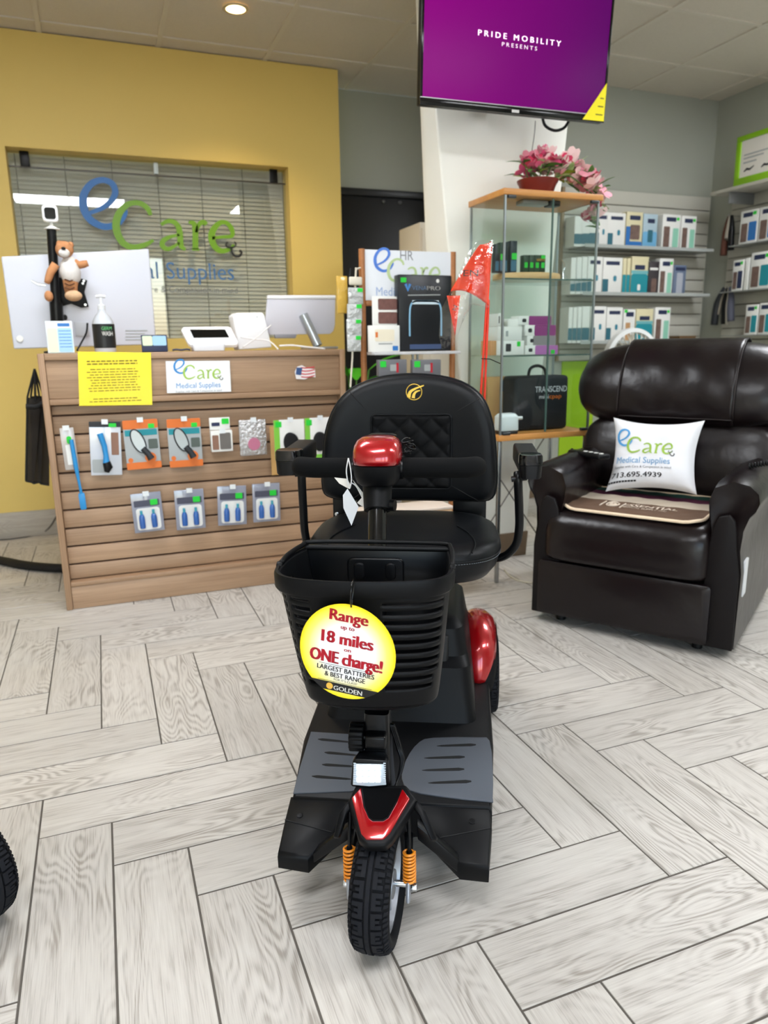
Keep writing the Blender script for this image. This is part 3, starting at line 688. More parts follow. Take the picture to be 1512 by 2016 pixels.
# head
HY = .375
def supl(cx, cy, hx, hy, z, n=40, e=3.0):
    o = []
    for i in range(n):
        a = 2 * PI * i / n; c, s_ = math.cos(a), math.sin(a)
        o.append((cx + math.copysign(abs(c) ** (2 / e), c) * hx, cy + math.copysign(abs(s_) ** (2 / e), s_) * hy, z))
    return o
hl = S.y(697, 915, HY); hr = S.y(792, 915, HY); hcx = (hl.x + hr.x) / 2; hw = (hr.x - hl.x) / 2
zt = S.y(745, 859, HY).z; zm = S.y(745, 917, HY - .05).z; zb = S.y(745, 957, HY - .03).z
MB().loft([supl(hcx, HY, hw * .70, .042, zb), supl(hcx, HY, hw * .85, .050, zb + .006), supl(hcx, HY, hw * .97, .058, zb + .022), supl(hcx, HY, hw, .060, zm - .002), supl(hcx, HY, hw * .96, .057, zm)]).build('head_housing', m_body, sc, smooth=50)
hh = zt - zm
MB().loft([supl(hcx, HY, hw * 1.0, .0605, zm + .0005), supl(hcx, HY, hw * 1.0, .061, zm + hh * .2), supl(hcx, HY + .001, hw * .985, .059, zm + hh * .45), supl(hcx, HY + .003, hw * .94, .055, zm + hh * .68), supl(hcx, HY + .006, hw * .84, .047, zm + hh * .86, e=2.6), supl(hcx, HY + .009, hw * .66, .036, zm + hh * .96, e=2.4), supl(hcx, HY + .010, hw * .35, .02, zm + hh * 1.0, e=2.2), supl(hcx, HY + .010, hw * .05, .003, zm + hh * 1.005, e=2)]).build('head_cowl', m_red, sc, smooth=180, label='glossy red cowl')
MB().loft([supl(hcx, HY + .07, .03, .02, zt - .03, e=3), supl(hcx + .002, HY + .07, .03, .02, zt - .006, e=3), supl(hcx + .002, HY + .07, .024, .016, zt - .003, e=3)]).build('console', m_sat, sc, smooth=50)
MB().tube([tb - tdir * .085, tb - tdir * .035], [.027, .030], 24).build('clamp_collar', m_body, sc, smooth=40)
MB().tube([tb - tdir * .074 + Vector((.02, 0, 0)), tb - tdir * .074 + Vector((.036, -.004, 0))], .012, 14).build('clamp_bolt', m_sat, sc, smooth=40)
gz = S.y(640, 921, HY).z; gz2 = S.y(870, 921, HY).z
for sx in (-1, 1):
    e = S.y(580 if sx < 0 else 946, 924, HY).x; z = gz if sx < 0 else gz2; ee = abs(e - hcx)
    path = spline([(hcx + sx * (hw - .012), HY, z), (hcx + sx * (ee * .6), HY, z), (hcx + sx * (ee - .035), HY + .002, z), (hcx + sx * (ee - .014), HY + .014, z), (hcx + sx * (ee - .007), HY + .04, z - .004), (hcx + sx * (ee - .012), HY + .085, z - .012)], 6)
    MB().tube(path, .0208, 20).build('grip', m_foam, sc, smooth=60)
    MB().lathe([(.0208, 0), (.019, .004), (.012, .007), (.0005, .008)], 18, basis(path[-1], (1, 0, 0), (0, 0, 1)) @ Matrix.Rotation(PI, 4, 'X')).build('grip_cap', m_foam, sc, smooth=180)
    MB().tube([(hcx + sx * (hw - .015), HY, z), (hcx + sx * (hw + .002), HY, z)], .024, 18).build('grip_collar', m_sat, sc, smooth=40)
# coiled key cord
c0 = S.y(797, 880, .43); pts = []
for i in range(150):
    t = i / 149; a_ = t * 2 * PI * 5; q = Vector((c0.x + .012 * math.sin(t * 3) , c0.y, c0.z + .016 - .03 * t)); pts.append(q + Vector((.010 * math.cos(a_), .008 * math.sin(a_), .003 * math.sin(a_ * 1.3))))
MB().tube(pts, .0017, 6).build('coiled_cord', m_sat, sc, smooth=180)

# ------------------------------------------------------------------ basket
RZ, BZ = .671, .432
rimp = [(-.152, .25), (-.168, .20), (-.1745, .14), (-.168, .095), (-.142, .066), (-.095, .053), (-.035, .048), (.03, .053), (.085, .066), (.112, .088), (.1225, .125), (.122, .19), (.1175, .25)]
botp = [(-.120, .245), (-.130, .20), (-.134, .15), (-.128, .118), (-.108, .098), (-.075, .087), (-.03, .082), (.02, .086), (.062, .096), (.087, .110), (.099, .135), (.101, .19), (.0985, .245)]
NU = 150; NV = 54
def resample(P, n):
    P = [Vector(p) for p in P]; d = [0]
    for a, b in zip(P, P[1:]): d.append(d[-1] + (b - a).length)
    out = []
    for i in range(n):
        t = d[-1] * i / (n - 1); k = 0
        while k < len(d) - 2 and d[k + 1] < t: k += 1
        out.append(P[k].lerp(P[k + 1], (t - d[k]) / (d[k + 1] - d[k])))
    return out
rs = resample(spline(rimp, 8), NU); bs = resample(spline(botp, 8), NU)
def bpt(i, v, off=0):
    p = bs[i].lerp(rs[i], v ** .85); return Vector((p.x, p.y, BZ + (RZ - BZ) * v))
mbk = MB(); vs = []
def skew(u, v): return (u - .5) * .06 * math.sin(PI * v) ** 1.0
for i in range(NU):
    for j in range(NV): v = j / (NV - 1); vs.append(bpt(i, v - skew(i / (NU - 1), v) * (1 if .0 < v < 1 else 0)))
fs = []
for i in range(NU - 1):
    u = (i + .5) / (NU - 1)
    for j in range(NV - 1):
        v = (j + .5) / (NV - 1)
        if .14 < v < .84:
            ph = (j % 4)
            lim = .0 if v < .62 else 0
            if .565 < u < .745 - .02 * (v < .3) and ph < 2: continue          # long slots, right of the tag
            if .30 < u < .36 and ph < 2 : continue                    # short slots, left of the tag
            if (.12 < u < .28) and ph < 2 and i % 4 != 0: continue    # small cells on the left flank
            if (.86 < u < .97) and ph < 2 and i % 4 != 0: continue    # small cells on the right flank
        fs.append((i * NV + j, (i + 1) * NV + j, (i + 1) * NV + j + 1, i * NV + j + 1))
mbk.add(vs, fs)
bas = mbk.build('basket', m_body, sc, smooth=40, solid=.0045)
def ringpts(off, z, src):
    P = [Vector((p.x, p.y)) for p in src]; c = Vector((-.026, .16)); return [Vector((c.x + (p.x - c.x) * off, c.y + (p.y - c.y) * off, z)) for p in P]
rs2 = resample(spline(rimp, 8), 60)
prof = [(1.005, RZ + .003), (1.04, RZ + .003), (1.055, RZ - .002), (1.05, RZ - .024), (1.035, RZ - .027), (1.0, RZ - .026)]
lo_ = [ringpts(k, z, rs2) for k, z in prof]
mb = MB(); mb.loft([[lo_[k][i] for k in range(6)] for i in range(60)]); mb.build('rim', m_body, bas, smooth=35)
bs2 = resample(spline(botp, 8), 60)
MB().loft([[Vector((p.x, p.y, BZ - .004)) for p in bs2], [Vector((p.x, p.y, BZ + .002)) for p in bs2]]).build('basket_floor', m_body, bas, bevel=.002)
MB().loft([[Vector((p.x * .86, .155 + (p.y - .155) * .86, BZ - .012)) for p in bs2], [Vector((p.x * .9, .155 + (p.y - .155) * .9, BZ - .004)) for p in bs2]]).build('basket_foot', m_sat, bas, bevel=.003)
bw = MB(); bw.loft([[(-.122, .247, BZ), (.1, .247, BZ), (.1, .251, BZ), (-.122, .251, BZ)], [(-.154, .249, RZ), (.119, .249, RZ), (.119, .254, RZ), (-.154, .254, RZ)]])
bw.build('back_wall', m_sat, bas, bevel=.001)
MB().loft([[(x, .2475, z) for x, z in rrect(-.075, .035, RZ - .10, RZ - .015, .012, 4)], [(x, .244, z) for x, z in rrect(-.072, .032, RZ - .10, RZ - .018, .012, 4)]]).build('back_rib', m_sat, bas, bevel=.001)
for x in (-.062, -.002):
    MB().loft([[(x + a, .243, RZ - .058 + b) for a, b in rrect(0, .022, 0, .034, .009, 4)], [(x + a, .2405, RZ - .058 + b) for a, b in rrect(.003, .019, .0, .031, .007, 4)]]).build('hook_cover', m_body, bas, bevel=.001)
MB().tube([(-.155, .25, RZ + .002), (.12, .25, RZ + .002)], .0052, 8).build('back_rim', m_body, bas, smooth=60)
for x in (-.178, .127): MB().lathe([(.011, -.005), (.011, .005)], 16, AX(x, .14, RZ - .004)).build('handle_pivot', m_body, bas, bevel=.002)
hd = [(-.176, .14, RZ + .004)] + [(-.172, .18, RZ + .008), (-.158, .235, RZ + .010), (-.14, .258, RZ + .011), (0, .264, RZ + .011), (.105, .258, RZ + .011), (.122, .235, RZ + .010), (.126, .18, RZ + .008), (.126, .14, RZ + .004)]
MB().tube(spline(hd, 5), .0045, 8).build('carry_handle', m_body, bas, smooth=180)
# ------------------------------------------------------------------ round tag on the basket
tc_ = S.y(683, 1284, .026); TR = .083
ex = Vector((math.cos(R(11)), -math.sin(R(11)), -.10)).normalized(); ey = Vector((.10, -.02, 1))
TMl = basis(tc_, ex, ey)
SM = Matrix.Translation((_p.x, _p.y, 0)) @ Matrix.Rotation(S.a, 4, 'Z')
TM = SM @ TMl
tg = thing('round_hang_tag', 'round yellow and white tag with red lettering hanging on the scooter basket', 'tag', TM.translation)
tg.matrix_world = TM
def tagmat():
    m = bpy.data.materials.new('printed tag'); m.use_nodes = True; n = m.node_tree.nodes; l = m.node_tree.links; b = n['Principled BSDF']; b.inputs['Roughness'].default_value = .35
    tcn = n.new('ShaderNodeTexCoord'); ln_ = n.new('ShaderNodeVectorMath'); ln_.operation = 'LENGTH'; rp = n.new('ShaderNodeValToRGB')
    mr = n.new('ShaderNodeMapRange'); mr.inputs[1].default_value = 0; mr.inputs[2].default_value = TR
    l.new(tcn.outputs['Object'], ln_.inputs[0]); l.new(ln_.outputs['Value'], mr.inputs[0]); l.new(mr.outputs[0], rp.inputs[0]); l.new(rp.outputs[0], b.inputs['Base Color'])
    e = rp.color_ramp.elements; e[0].position = .55; e[0].color = lin('F4F4F4'); e[1].position = .97; e[1].color = lin('FFE21A'); q = e.new(.82); q.color = lin('FFEE7A'); return m
MB().prism(circle(TR, 56), -.0012, 0).build('card', tagmat(), tg)
m_tred = mat('red print', 'B01226', .4); m_tblk = mat('black print', '17171A', .4); m_tgold = mat('gold print', 'E8B64A', .4)
I4 = Matrix.Translation((0, 0, .0004))
k = TR / 100.0
def TT(s, x0, x1, yb, m, cap, bold=0, slant=0): letters(s, x0 * k, x1 * k, yb * k, m, tg, I4, cap * k, bold * k, slant=slant)
TT('Range', -40, 38, 63, m_tred, 24, 1.6)
TT('up to', -16, 12, 47, m_tred, 9, .4)
TT('18 miles', -54, 52, 14, m_tred, 26, 1.7)
TT('on', -6, 8, 1, m_tred, 8, .4)
TT('ONE charge!', -76, 74, -29, m_tred, 27, 1.9)
TT('LARGEST BATTERIES', -60, 60, -46, m_tblk, 10.5, .35)
TT('& BEST RANGE', -43, 42, -59, m_tblk, 10.5, .35)
TT("FOR IT'S CLASS!", -23, 26, -66, m_tblk, 5)
for y in (-33, -69): MB().box(-57 * k, 57 * k, (y - .3) * k, (y + .3) * k, .0003, .0005).build('rule', m_tblk, tg)
bw_ = [(math.sqrt(max(0, 1 - yy * yy)) * TR * .995, yy * TR) for yy in (-.71, -.77, -.83, -.89)]
MB().prism(bw_ + [(-x, y) for x, y in reversed(bw_)], .0002, .0005).build('band', m_tblk, tg)
letters('GOLDEN', -22 * k, 38 * k, -86 * k, mat('white print', 'EDEDE6', .4), tg, Matrix.Translation((0, 0, .0008)), 10 * k, .3 * k)
MB().prism(circle(7 * k, 24, -31 * k, -80 * k), .0005, .0009).build('roundel', m_tgold, tg)
MB().tube([(0.002, .080, .0015), (.001, .092, .004), (0, .105, .003), (-.001, .118, -.001), (-.002, .122, -.012), (-.001, .112, -.016), (0, .09, -.006), (.002, .080, -.002)], .0014, 7).build('cable_tie', m_bgloss, tg, smooth=180)

# ------------------------------------------------------------------ tags on the handlebar
def Sq(poly, y, dy=0): return [S.y(a, b, y) + Vector((0, dy, 0)) for a, b in poly]
ht = thing('paper_hang_tag', 'small white card tag hanging from the left handlebar on a cable tie', 'tag', (_p.x, _p.y, 0), S.a)
ty_ = HY - .026
cp = [(684, 962), (706, 998), (692, 1035), (676, 1000), (675, 975)]
MB().loft([Sq(cp, ty_), Sq(cp, ty_, .001)]).build('card', mat('white card', 'DADCE0', .5), ht)
MB().tube(spline(Sq([(686, 902), (682, 925), (684, 945), (688, 962), (692, 945), (690, 922), (686, 902)], ty_ - .001), 5), .0013, 6).build('cable_tie', mat('white nylon', 'E6E6E6', .4), ht, smooth=180)
h2 = thing('printed_paper_tag', 'folded white paper tag with small print wrapped below the left handlebar', 'tag', (_p.x, _p.y, 0), S.a)
c2 = [(658, 940), (684, 943), (690, 955), (686, 962), (668, 952)]; c3 = [(694, 944), (716, 972), (722, 1003), (703, 990), (712, 980)]
MB().loft([Sq(c2, ty_ + .012), Sq(c2, ty_ + .012, .001)]).build('card', mat('cream card', 'E9E4DC', .5), h2)
MB().loft([Sq(c3, ty_ + .012), Sq(c3, ty_ + .012, .001)]).build('folded_card', mat('cream card', 'E9E4DC', .5), h2)
MB().tube(spline(Sq([(690, 950), (700, 956), (712, 975)], ty_ + .010), 4), .0012, 5).build('string', mat('white nylon', 'E6E6E6', .4), h2)

# ------------------------------------------------------------------ safety flag in its plastic sleeve
FYY = .965
fl = thing('safety_flag', 'orange-red safety flag on thin red rods in clear plastic, behind the scooter seat', 'flag', (_p.x, _p.y, 0), S.a)
m_flag = mat('orange red vinyl', 'EB3E18', .35, bump=(60, .3, .004))
top = S.y(968, 480, FYY)
for (a, b) in (((966, 476), (945, 800)), ((962, 590), (953, 800))):
    MB().tube([S.y(a[0], a[1], FYY), S.y(b[0], b[1], FYY), Vector((S.y(b[0], b[1], FYY).x, FYY, .60))], .0032, 8).build('rod', mat('red fibreglass', 'D8341E', .3), fl, smooth=60)
def flagfn(u, v):
    # u along the pole edge (top to bottom), v outwards to the fold
    a = (969 - 8 * u, 478 + 124 * u); b = (945 - 58 * u ** .9, 482 + 92 * u)
    q = S.y(a[0] + (b[0] - a[0]) * v, a[1] + (b[1] - a[1]) * v + 12 * u * math.sin(PI * v) * -1, FYY)
    return q + Vector((0, -.012 * math.sin(v * 7 + u * 2) * (.3 + u), 0))
MB().grid(flagfn, 22, 20).build('pennant', m_flag, fl, smooth=180, solid=.0012)
MB().grid(lambda u, v: S.y(880 + 26 * v * (1 - u) + 16 * u, 582 + 78 * u, FYY) + Vector((0, .01 * math.sin(v * 4), 0)), 12, 6).build('pennant_tail', m_flag, fl, smooth=180, solid=.0012)
q = S.y(912, 545, FYY); w = S.y(941, 545, FYY).x - q.x
letters('EN', 0, w, 0, mat('black print', '17171A', .4), fl, basis(q + Vector((0, -.022, 0)), (1, 0, -.02), (0, 0, 1)), .016)
q = S.y(898, 612, FYY); letters('N', 0, .012, 0, mat('black print', '17171A', .4), fl, basis(q + Vector((0, -.008, 0)), (.3, 0, 1), (-1, 0, .3)), .012)
def film():
    m = bpy.data.materials.new('clear film'); m.use_nodes = True; n = m.node_tree.nodes; l = m.node_tree.links
    for q in list(n): n.remove(q)
    out = n.new('ShaderNodeOutputMaterial'); mx = n.new('ShaderNodeMixShader'); tr = n.new('ShaderNodeBsdfTransparent'); gl = n.new('ShaderNodeBsdfGlossy'); gl.inputs['Roughness'].default_value = .12
    no = n.new('ShaderNodeTexNoise'); no.inputs['Scale'].default_value = 24; no.inputs['Detail'].default_value = 3; bp = n.new('ShaderNodeBump'); bp.inputs['Strength'].default_value = .9; bp.inputs['Distance'].default_value = .01
    tcn = n.new('ShaderNodeTexCoord'); l.new(tcn.outputs['Object'], no.inputs['Vector']); l.new(no.outputs[0], bp.inputs['Height']); l.new(bp.outputs[0], gl.inputs['Normal'])
    lw = n.new('ShaderNodeLayerWeight'); lw.inputs[0].default_value = .35; mr = n.new('ShaderNodeMapRange'); mr.inputs[3].default_value = .10; mr.inputs[4].default_value = .55; l.new(lw.outputs['Facing'], mr.inputs[0])
    l.new(mr.outputs[0], mx.inputs[0]); l.new(tr.outputs[0], mx.inputs[1]); l.new(gl.outputs[0], mx.inputs[2]); l.new(mx.outputs[0], out.inputs[0]); return m
m_film = film()
fo = [(972, 470), (940, 474), (918, 505), (888, 572), (868, 610), (864, 660), (870, 688), (896, 680), (908, 640), (930, 600), (962, 606)]
ctr = (925, 570)
mb = MB(); loops = []
for k_, d in ((1.0, 0), (.8, -.014), (.5, -.02), (.1, -.021)): loops.append([S.y(ctr[0] + (x - ctr[0]) * k_, ctr[1] + (y - ctr[1]) * k_, FYY) + Vector((0, d - .006, 0)) for x, y in fo])
mb.loft(loops, cap=False)
mb.build('plastic_sleeve', m_film, fl, smooth=180)
MB().tube([S.y(950, 706, FYY) + Vector((-.004, -.006, 0)), S.y(962, 707, FYY) + Vector((.004, -.006, 0)), S.y(985, 716, FYY)], .0013, 5).build('cable_tie', m_bgloss, fl)
# ================================================================== LOGO (traced once, used on window, counter, rack and cushion)
def _w(q, sc_, ox, oy): return [onY(x / sc_ + ox, y / sc_ + oy, GYP - .004) for x, y in q]
_raw = {
 'e': (_w([(810, 640), (930, 590), (1005, 525), (1040, 450), (1008, 372), (920, 342), (830, 372), (767, 450), (748, 540), (772, 640), (830, 712), (920, 758), (1000, 758), (1080, 718), (1128, 650), (1138, 610)], 4.582, 0, 280), [.017, .022, .026, .031, .030, .028, .03, .034, .038, .038, .036, .032, .03, .028, .022, .014]),
 'c': (_w([(1358, 660), (1335, 605), (1280, 560), (1210, 548), (1140, 572), (1072, 650), (1047, 750), (1070, 850), (1120, 918), (1200, 948), (1300, 930), (1385, 885)], 4.582, 0, 280), [.018, .026, .026, .024, .028, .034, .038, .036, .032, .028, .024, .014]),
 'a': (_w([(165, 500), (215, 472), (270, 474), (312, 512), (330, 580), (335, 660), (350, 700), (380, 716)], 4.447, 280, 330), [.016, .02, .024, .028, .03, .03, .024, .014]),
 'a2': (_w([(325, 590), (240, 608), (182, 645), (180, 690), (235, 712), (325, 660)], 4.447, 280, 330), [.012, .018, .026, .026, .02, .012]),
 'r': (_w([(405, 478), (450, 490), (464, 540), (465, 620), (465, 700), (465, 716)], 4.447, 280, 330), [.014, .026, .03, .03, .03, .03]),
 'r2': (_w([(436, 716), (500, 718)], 4.447, 280, 330), [.012, .012]),
 'r3': (_w([(470, 570), (500, 495), (540, 480), (560, 500)], 4.447, 280, 330), [.012, .022, .026, .022]),
 'E': (_w([(612, 618), (700, 608), (785, 598), (780, 535), (738, 486), (680, 484), (622, 545), (607, 620), (640, 698), (700, 730), (768, 712), (802, 675)], 4.447, 280, 330), [.014, .016, .02, .026, .022, .024, .032, .036, .032, .026, .02, .012]),
 's': (_w([(748, 655), (733, 668), (738, 692), (775, 700), (812, 690), (816, 665), (802, 652)], 4.447, 280, 330), [.008] * 7),
 's2': (_w([(778, 702), (782, 740), (812, 778), (850, 775), (868, 742), (848, 728)], 4.447, 280, 330), [.010, .011, .012, .012, .012, .012])}
LX0 = min(p.x for v in _raw.values() for p in v[0]); LX1 = max(p.x for v in _raw.values() for p in v[0])
LZ0 = min(p.z for p in _raw['c'][0]); LSC = LX1 - LX0
def logo_paths(key):
    P, ws = _raw[key]; q = spline([((p.x - LX0) / LSC, (p.z - LZ0) / LSC, w / LSC) for p, w in zip(P, ws)], 6)
    return [((v.x, v.y) for v in q), [v.z for v in q]]
m_lb = mat('logo blue', '1668B4', .4); m_lg = mat('logo green', '6DA01C', .4); m_lk = mat('logo black', '1B1B1D', .4); m_lt = mat('logo steel blue', '3F6FA6', .4)
def logo(parent, M, width, thick=.0006, fn=None, mb=(None, None, None, None), tag_=True, med=True, k=1.0):
    """eCare Medical Supplies drawn in the plane of M, origin at the baseline's left end"""
    cols = [a or b for a, b in zip(mb, (m_lb, m_lg, m_lk, m_lt))]
    def mk(keys, m, name, lift=0):
        mbd = MB()
        for key in keys:
            pts, ws = logo_paths(key); pts = [(x * width, y * width) for x, y in pts]; ws = [w * width * k for w in ws]
            sm = stroke_mb([(pts, ws)], thick); mbd.add(sm.v, sm.f)
        if fn: mbd.v = [tuple(fn(x, y, z + lift)) for x, y, z in mbd.v]
        else: put(mbd, M @ Matrix.Translation((0, 0, lift)))
        mbd.build(name, m, parent, label=None)
    mk(['e'], cols[0], 'letter_e'); mk(['c'], cols[1], 'letter_c', thick * .6)
    mk(['a', 'a2'], cols[1], 'letter_a'); mk(['r', 'r2', 'r3'], cols[1], 'letter_r'); mk(['E'], cols[1], 'letter_e'); mk(['s', 's2'], cols[2], 'stethoscope_mark', thick)
    f2 = (lambda x, y: fn(x, y, .0002)) if fn else None
    if med: letters('Medical Supplies', .01 * width, .94 * width, -.195 * width, cols[3], parent, M, .115 * width, 0, fn=f2)
    if tag_: letters('Supplies with Care & Compassion in mind', -.01 * width, .96 * width, -.285 * width, mat('logo grey', '6C7075', .5), parent, M, .045 * width, 0, fn=f2)

wd = thing('window_logo', 'large blue and green company lettering fixed on the window glass', 'sign', (LX0, GYP - .002, LZ0))
logo(wd, basis((0, 0, 0), (1, 0, 0), (0, 0, 1)), LSC, .006, tag_=True, k=1.12)

# ================================================================== COUNTER
CY = 3.107; CX0, CX1 = -.216, 1.014; CT = 1.035; CD = .56
m_oak = wood('light oak laminate', '8C6F55', 'B59678', (.5, 9, 9), .45, mid='A48569')
m_oak2 = wood('light oak edge', '87694F', 'AC8C6D', (.5, 9, 9), .45, mid='9C7C5F')
m_grv = mat('groove shadow line', '4A2F1E', .7)
ct = thing('sales_counter', 'light oak sales counter with slatwall front facing the shop', 'counter', (CX0, CY, 0))
def cbx(x0, x1, y0, y1, z0, z1, name, m=m_oak, bev=.002):
    # mesh kept about its own middle so that the grain runs along each board
    o = box(-(x1 - x0) / 2, (x1 - x0) / 2, -(y1 - y0) / 2, (y1 - y0) / 2, -(z1 - z0) / 2, (z1 - z0) / 2).build(name, m, ct, bevel=bev)
    o.location = ((x0 + x1) / 2 - CX0, (y0 + y1) / 2 - CY, (z0 + z1) / 2); return o
def cpost(x0, x1, name):
    o = box(-CT / 2 + .0, CT / 2 - .0005, -.0, CD, -(x1 - x0) / 2, (x1 - x0) / 2).build(name, m_oak2, ct, bevel=.002)
    o.matrix_local = Matrix.Translation(((x0 + x1) / 2 - CX0, 0, CT / 2)) @ Matrix(((0, 0, -1, 0), (0, 1, 0, 0), (1, 0, 0, 0), (0, 0, 0, 1))); return o
cpost(CX0, CX0 + .024, 'side_panel'); cpost(CX1 - .024, CX1, 'side_panel')
a0, a1 = CX0 + .025, CX1 - .025
cbx(a0, a1, CY, CY + CD, CT - .026, CT - .001, 'top')
cbx(a0, a1, CY + .008, CY + .028, .862, CT - .027, 'header_panel')
cbx(a0, a1, CY, CY + .03, .838, .861, 'header_rail', m_oak2)
SY = CY + .045
box(a0 - CX0, a1 - CX0, SY - CY + .012, SY - CY + .02, .10, .84).build('slat_backing', m_grv, ct)
zz = .836; hgt = [.042] + [.0765] * 8 + [.066]
for hh_ in hgt:
    cbx(a0, a1, SY, SY + .013, zz - hh_ + .004, zz - .004, 'slat', m_oak, .0015); zz -= hh_
cbx(a0, a1, CY + .002, SY + .02, .098, .116, 'ledge', m_oak2)
cbx(a0, a1, CY + .006, CY + .024, .001, .097, 'kick_board')
cbx(a0, a1, CY + CD - .02, CY + CD, .001, CT - .03, 'back_panel')
def Cn(px, py, y=CY - .002): return onY(px, py, y)

# ------------------------------------------------------------------ generic printed pack on a plane
def rectpart(mbx, name, m, parent, bevel=0): return mbx.build(name, m, parent, bevel=bevel)
def pack(name, label, cat, group, x0, x1, z0, z1, y, spec, th=.012, peg=None, rz=0, lean=0, roll=0, bodyname='box', bodym=None, bev=.0015):
    """upright pack whose front faces -Y (before rz); spec: (u0, u1, v0, v1, material, part name, proud)"""
    w, h = x1 - x0, z1 - z0
    t = thing(name, label, cat, ((x0 + x1) / 2, y, z0), group=group, rot=(lean, roll, rz))
    box(-w / 2, w / 2, 0, th, .0, h).build(bodyname, bodym or mat('white carton', 'E4E4E0', .5), t, bevel=bev)
    for i, sp in enumerate(spec):
        u0, u1, v0, v1, m, nm = sp[:6]; pr = sp[6] if len(sp) > 6 else .0008
        rr = min((u1 - u0) * w, (v1 - v0) * h) * (sp[7] if len(sp) > 7 else .12)
        q = rrect(-w / 2 + u0 * w, -w / 2 + u1 * w, v0 * h, v1 * h, max(rr, .0002), 3)
        MB().loft([[(a, .0005 - i * .00006, b) for a, b in q], [(a, -pr - i * .00006, b) for a, b in q]]).build(nm, m, t)
    if peg is not None:
        MB().tube([(0, peg, h - .008), (0, -.02, h - .008), (0, -.026, h - .002)], .0022, 6).build('peg', m_silver, t)
        MB().box(-.012, .012, -.028, -.0265, h - .008, h + .012).build('peg_label', mat('clear label', 'DDE2E4', .3), t)
    return t
m_sgreen = mat('price sticker green', '22C93A', .5); m_w = mat('white carton', 'E4E4E0', .5); m_grn2 = mat('leaf green print', '7CC242', .5); m_teal = mat('teal print', '1F8A96', .5); m_orng = mat('orange print', 'D9722F', .5)
m_dk = mat('dark print', '23262B', .5); m_gry = mat('grey print', '9EA3A3', .5); m_blu = mat('blue print', '2A6FB5', .5); m_navy = mat('navy print', '27304F', .5); m_clr = mat('clear blister', 'C9CED6', .12, spec=.7, coat=.6); m_bluep = mat('blue plastic', '2C8BC9', .3); m_skin = mat('photo brown', '8A6655', .5)
PY = CY + .005
def packpx(name, label, cat, group, a, b, c, d, y, spec, **kw):
    """a..b, c..d: pixel box of the pack's front face on the plane y"""
    p = onY((a + b) / 2, (c + d) / 2, y); l = onY(a, (c + d) / 2, y); r = onY(b, (c + d) / 2, y); t_ = onY((a + b) / 2, c, y); bt = onY((a + b) / 2, d, y)
    return pack(name, label, cat, group, l.x, r.x, bt.z, t_.z, y, spec, **kw)
G = 'packs hanging on the counter front'
# toothbrush-like blue brush
t = packpx('hanging_pack', 'clear pouch with a long blue brush, leftmost on the counter front', 'package', G, 124, 152, 842, 925, PY, [(.25, .8, .12, .6, m_w, 'label'), (.4, .75, .62, .8, m_sgreen, 'price_sticker', .002, .4)], bodym=mat('clear pouch', 'B9B3AE', .15, coat=.6), th=.004, peg=.03, roll=R(-2))
MB().tube([(.012, -.006, .12), (.014, -.008, .02), (.018, -.008, -.06), (.020, -.008, -.10)], [.008, .009, .005, .006], 10).build('brush_handle', m_bluep, t, smooth=60)
MB().loft([[(x, -.012, z) for x, z in rrect(.008, .032, -.165, -.095, .008, 3)], [(x, -.002, z) for x, z in rrect(.008, .032, -.165, -.095, .008, 3)]]).build('brush_head', m_bluep, t, bevel=.002)
t = packpx('hanging_pack', 'clear blister pack of a blue and black tool with black header', 'package', G, 174, 236, 830, 936, PY, [(0, 1, .9, 1, m_dk, 'header'), (.62, .86, .9, .97, m_sgreen, 'price_sticker', .002), (.68, .92, .38, .8, m_skin, 'print'), (.05, .6, .05, .3, m_gry, 'print')], bodym=m_clr, th=.006, peg=.03, roll=R(3))
MB().tube([(-.02, -.01, .17), (-.005, -.012, .12), (0, -.012, .08), (.0, -.012, .05)], [.012, .011, .010, .014], 10).build('tool_grip', m_bluep, t, smooth=60)
MB().tube([(0, -.012, .055), (.006, -.013, .035), (0, -.012, .015)], [.015, .018, .010], 10).build('tool_head', m_black, t, smooth=60)
for i, (a, b, c, d) in enumerate(((246, 315, 826, 923), (331, 397, 824, 919))):
    t = packpx('hanging_pack', ['orange and teal pack with an oval mirror, left one of the pair', 'orange and teal pack with an oval mirror, right one of the pair'][i], 'package', G, a, b, c, d, PY, [(0, 1, .82, 1, m_orng, 'header'), (.04, .96, .68, .8, m_teal, 'print'), (0, 1, 0, .14, m_orng, 'footer'), (.72, .9, .82, .91, m_sgreen, 'price_sticker', .002), (.06, .2, .14, .24, m_orng, 'print', .001, .5), (.68, .95, .4, .6, mat('photo dark', '555F5A', .5), 'print')], bodym=mat('grey card', 'A9AFB1', .5), th=.004, peg=.03, roll=R(-1 + i))
    el = [(.034 * math.cos(q) * .72 - .014, -.003, .115 + .048 * math.sin(q)) for q in [2 * PI * k / 24 for k in range(24)]]
    el = [(x + (z - .115) * -.28, y, z) for x, y, z in el]
    MB().tube(el, .003, 6, closed=True).build('mirror_ring', m_dk, t, smooth=180)
    MB().loft([el, [(x, -.0045, z) for x, y, z in el]]).build('mirror', mat('pale mirror', 'CBD3D2', .15, .3), t)
    MB().tube([(0, -.003, .085), (.02, -.004, .06), (.03, -.004, .04)], [.012, .013, .016], 8).build('mirror_handle', m_dk, t, smooth=60)
    MB().lathe([(.022, 0), (.022, .003), (.0005, .0035)], 20, basis((.028, -.004, .045), (1, 0, 0), (0, 0, 1))).build('badge', m_orng, t)
t = packpx('hanging_pack', 'small white box with hang tab and black and white photo', 'package', G, 416, 458, 848, 889, PY - .02, [(.05, .35, .1, .8, m_skin, 'print'), (.4, .92, .1, .9, mat('photo grey', '6E6A66', .5), 'print')], th=.035, peg=.04)
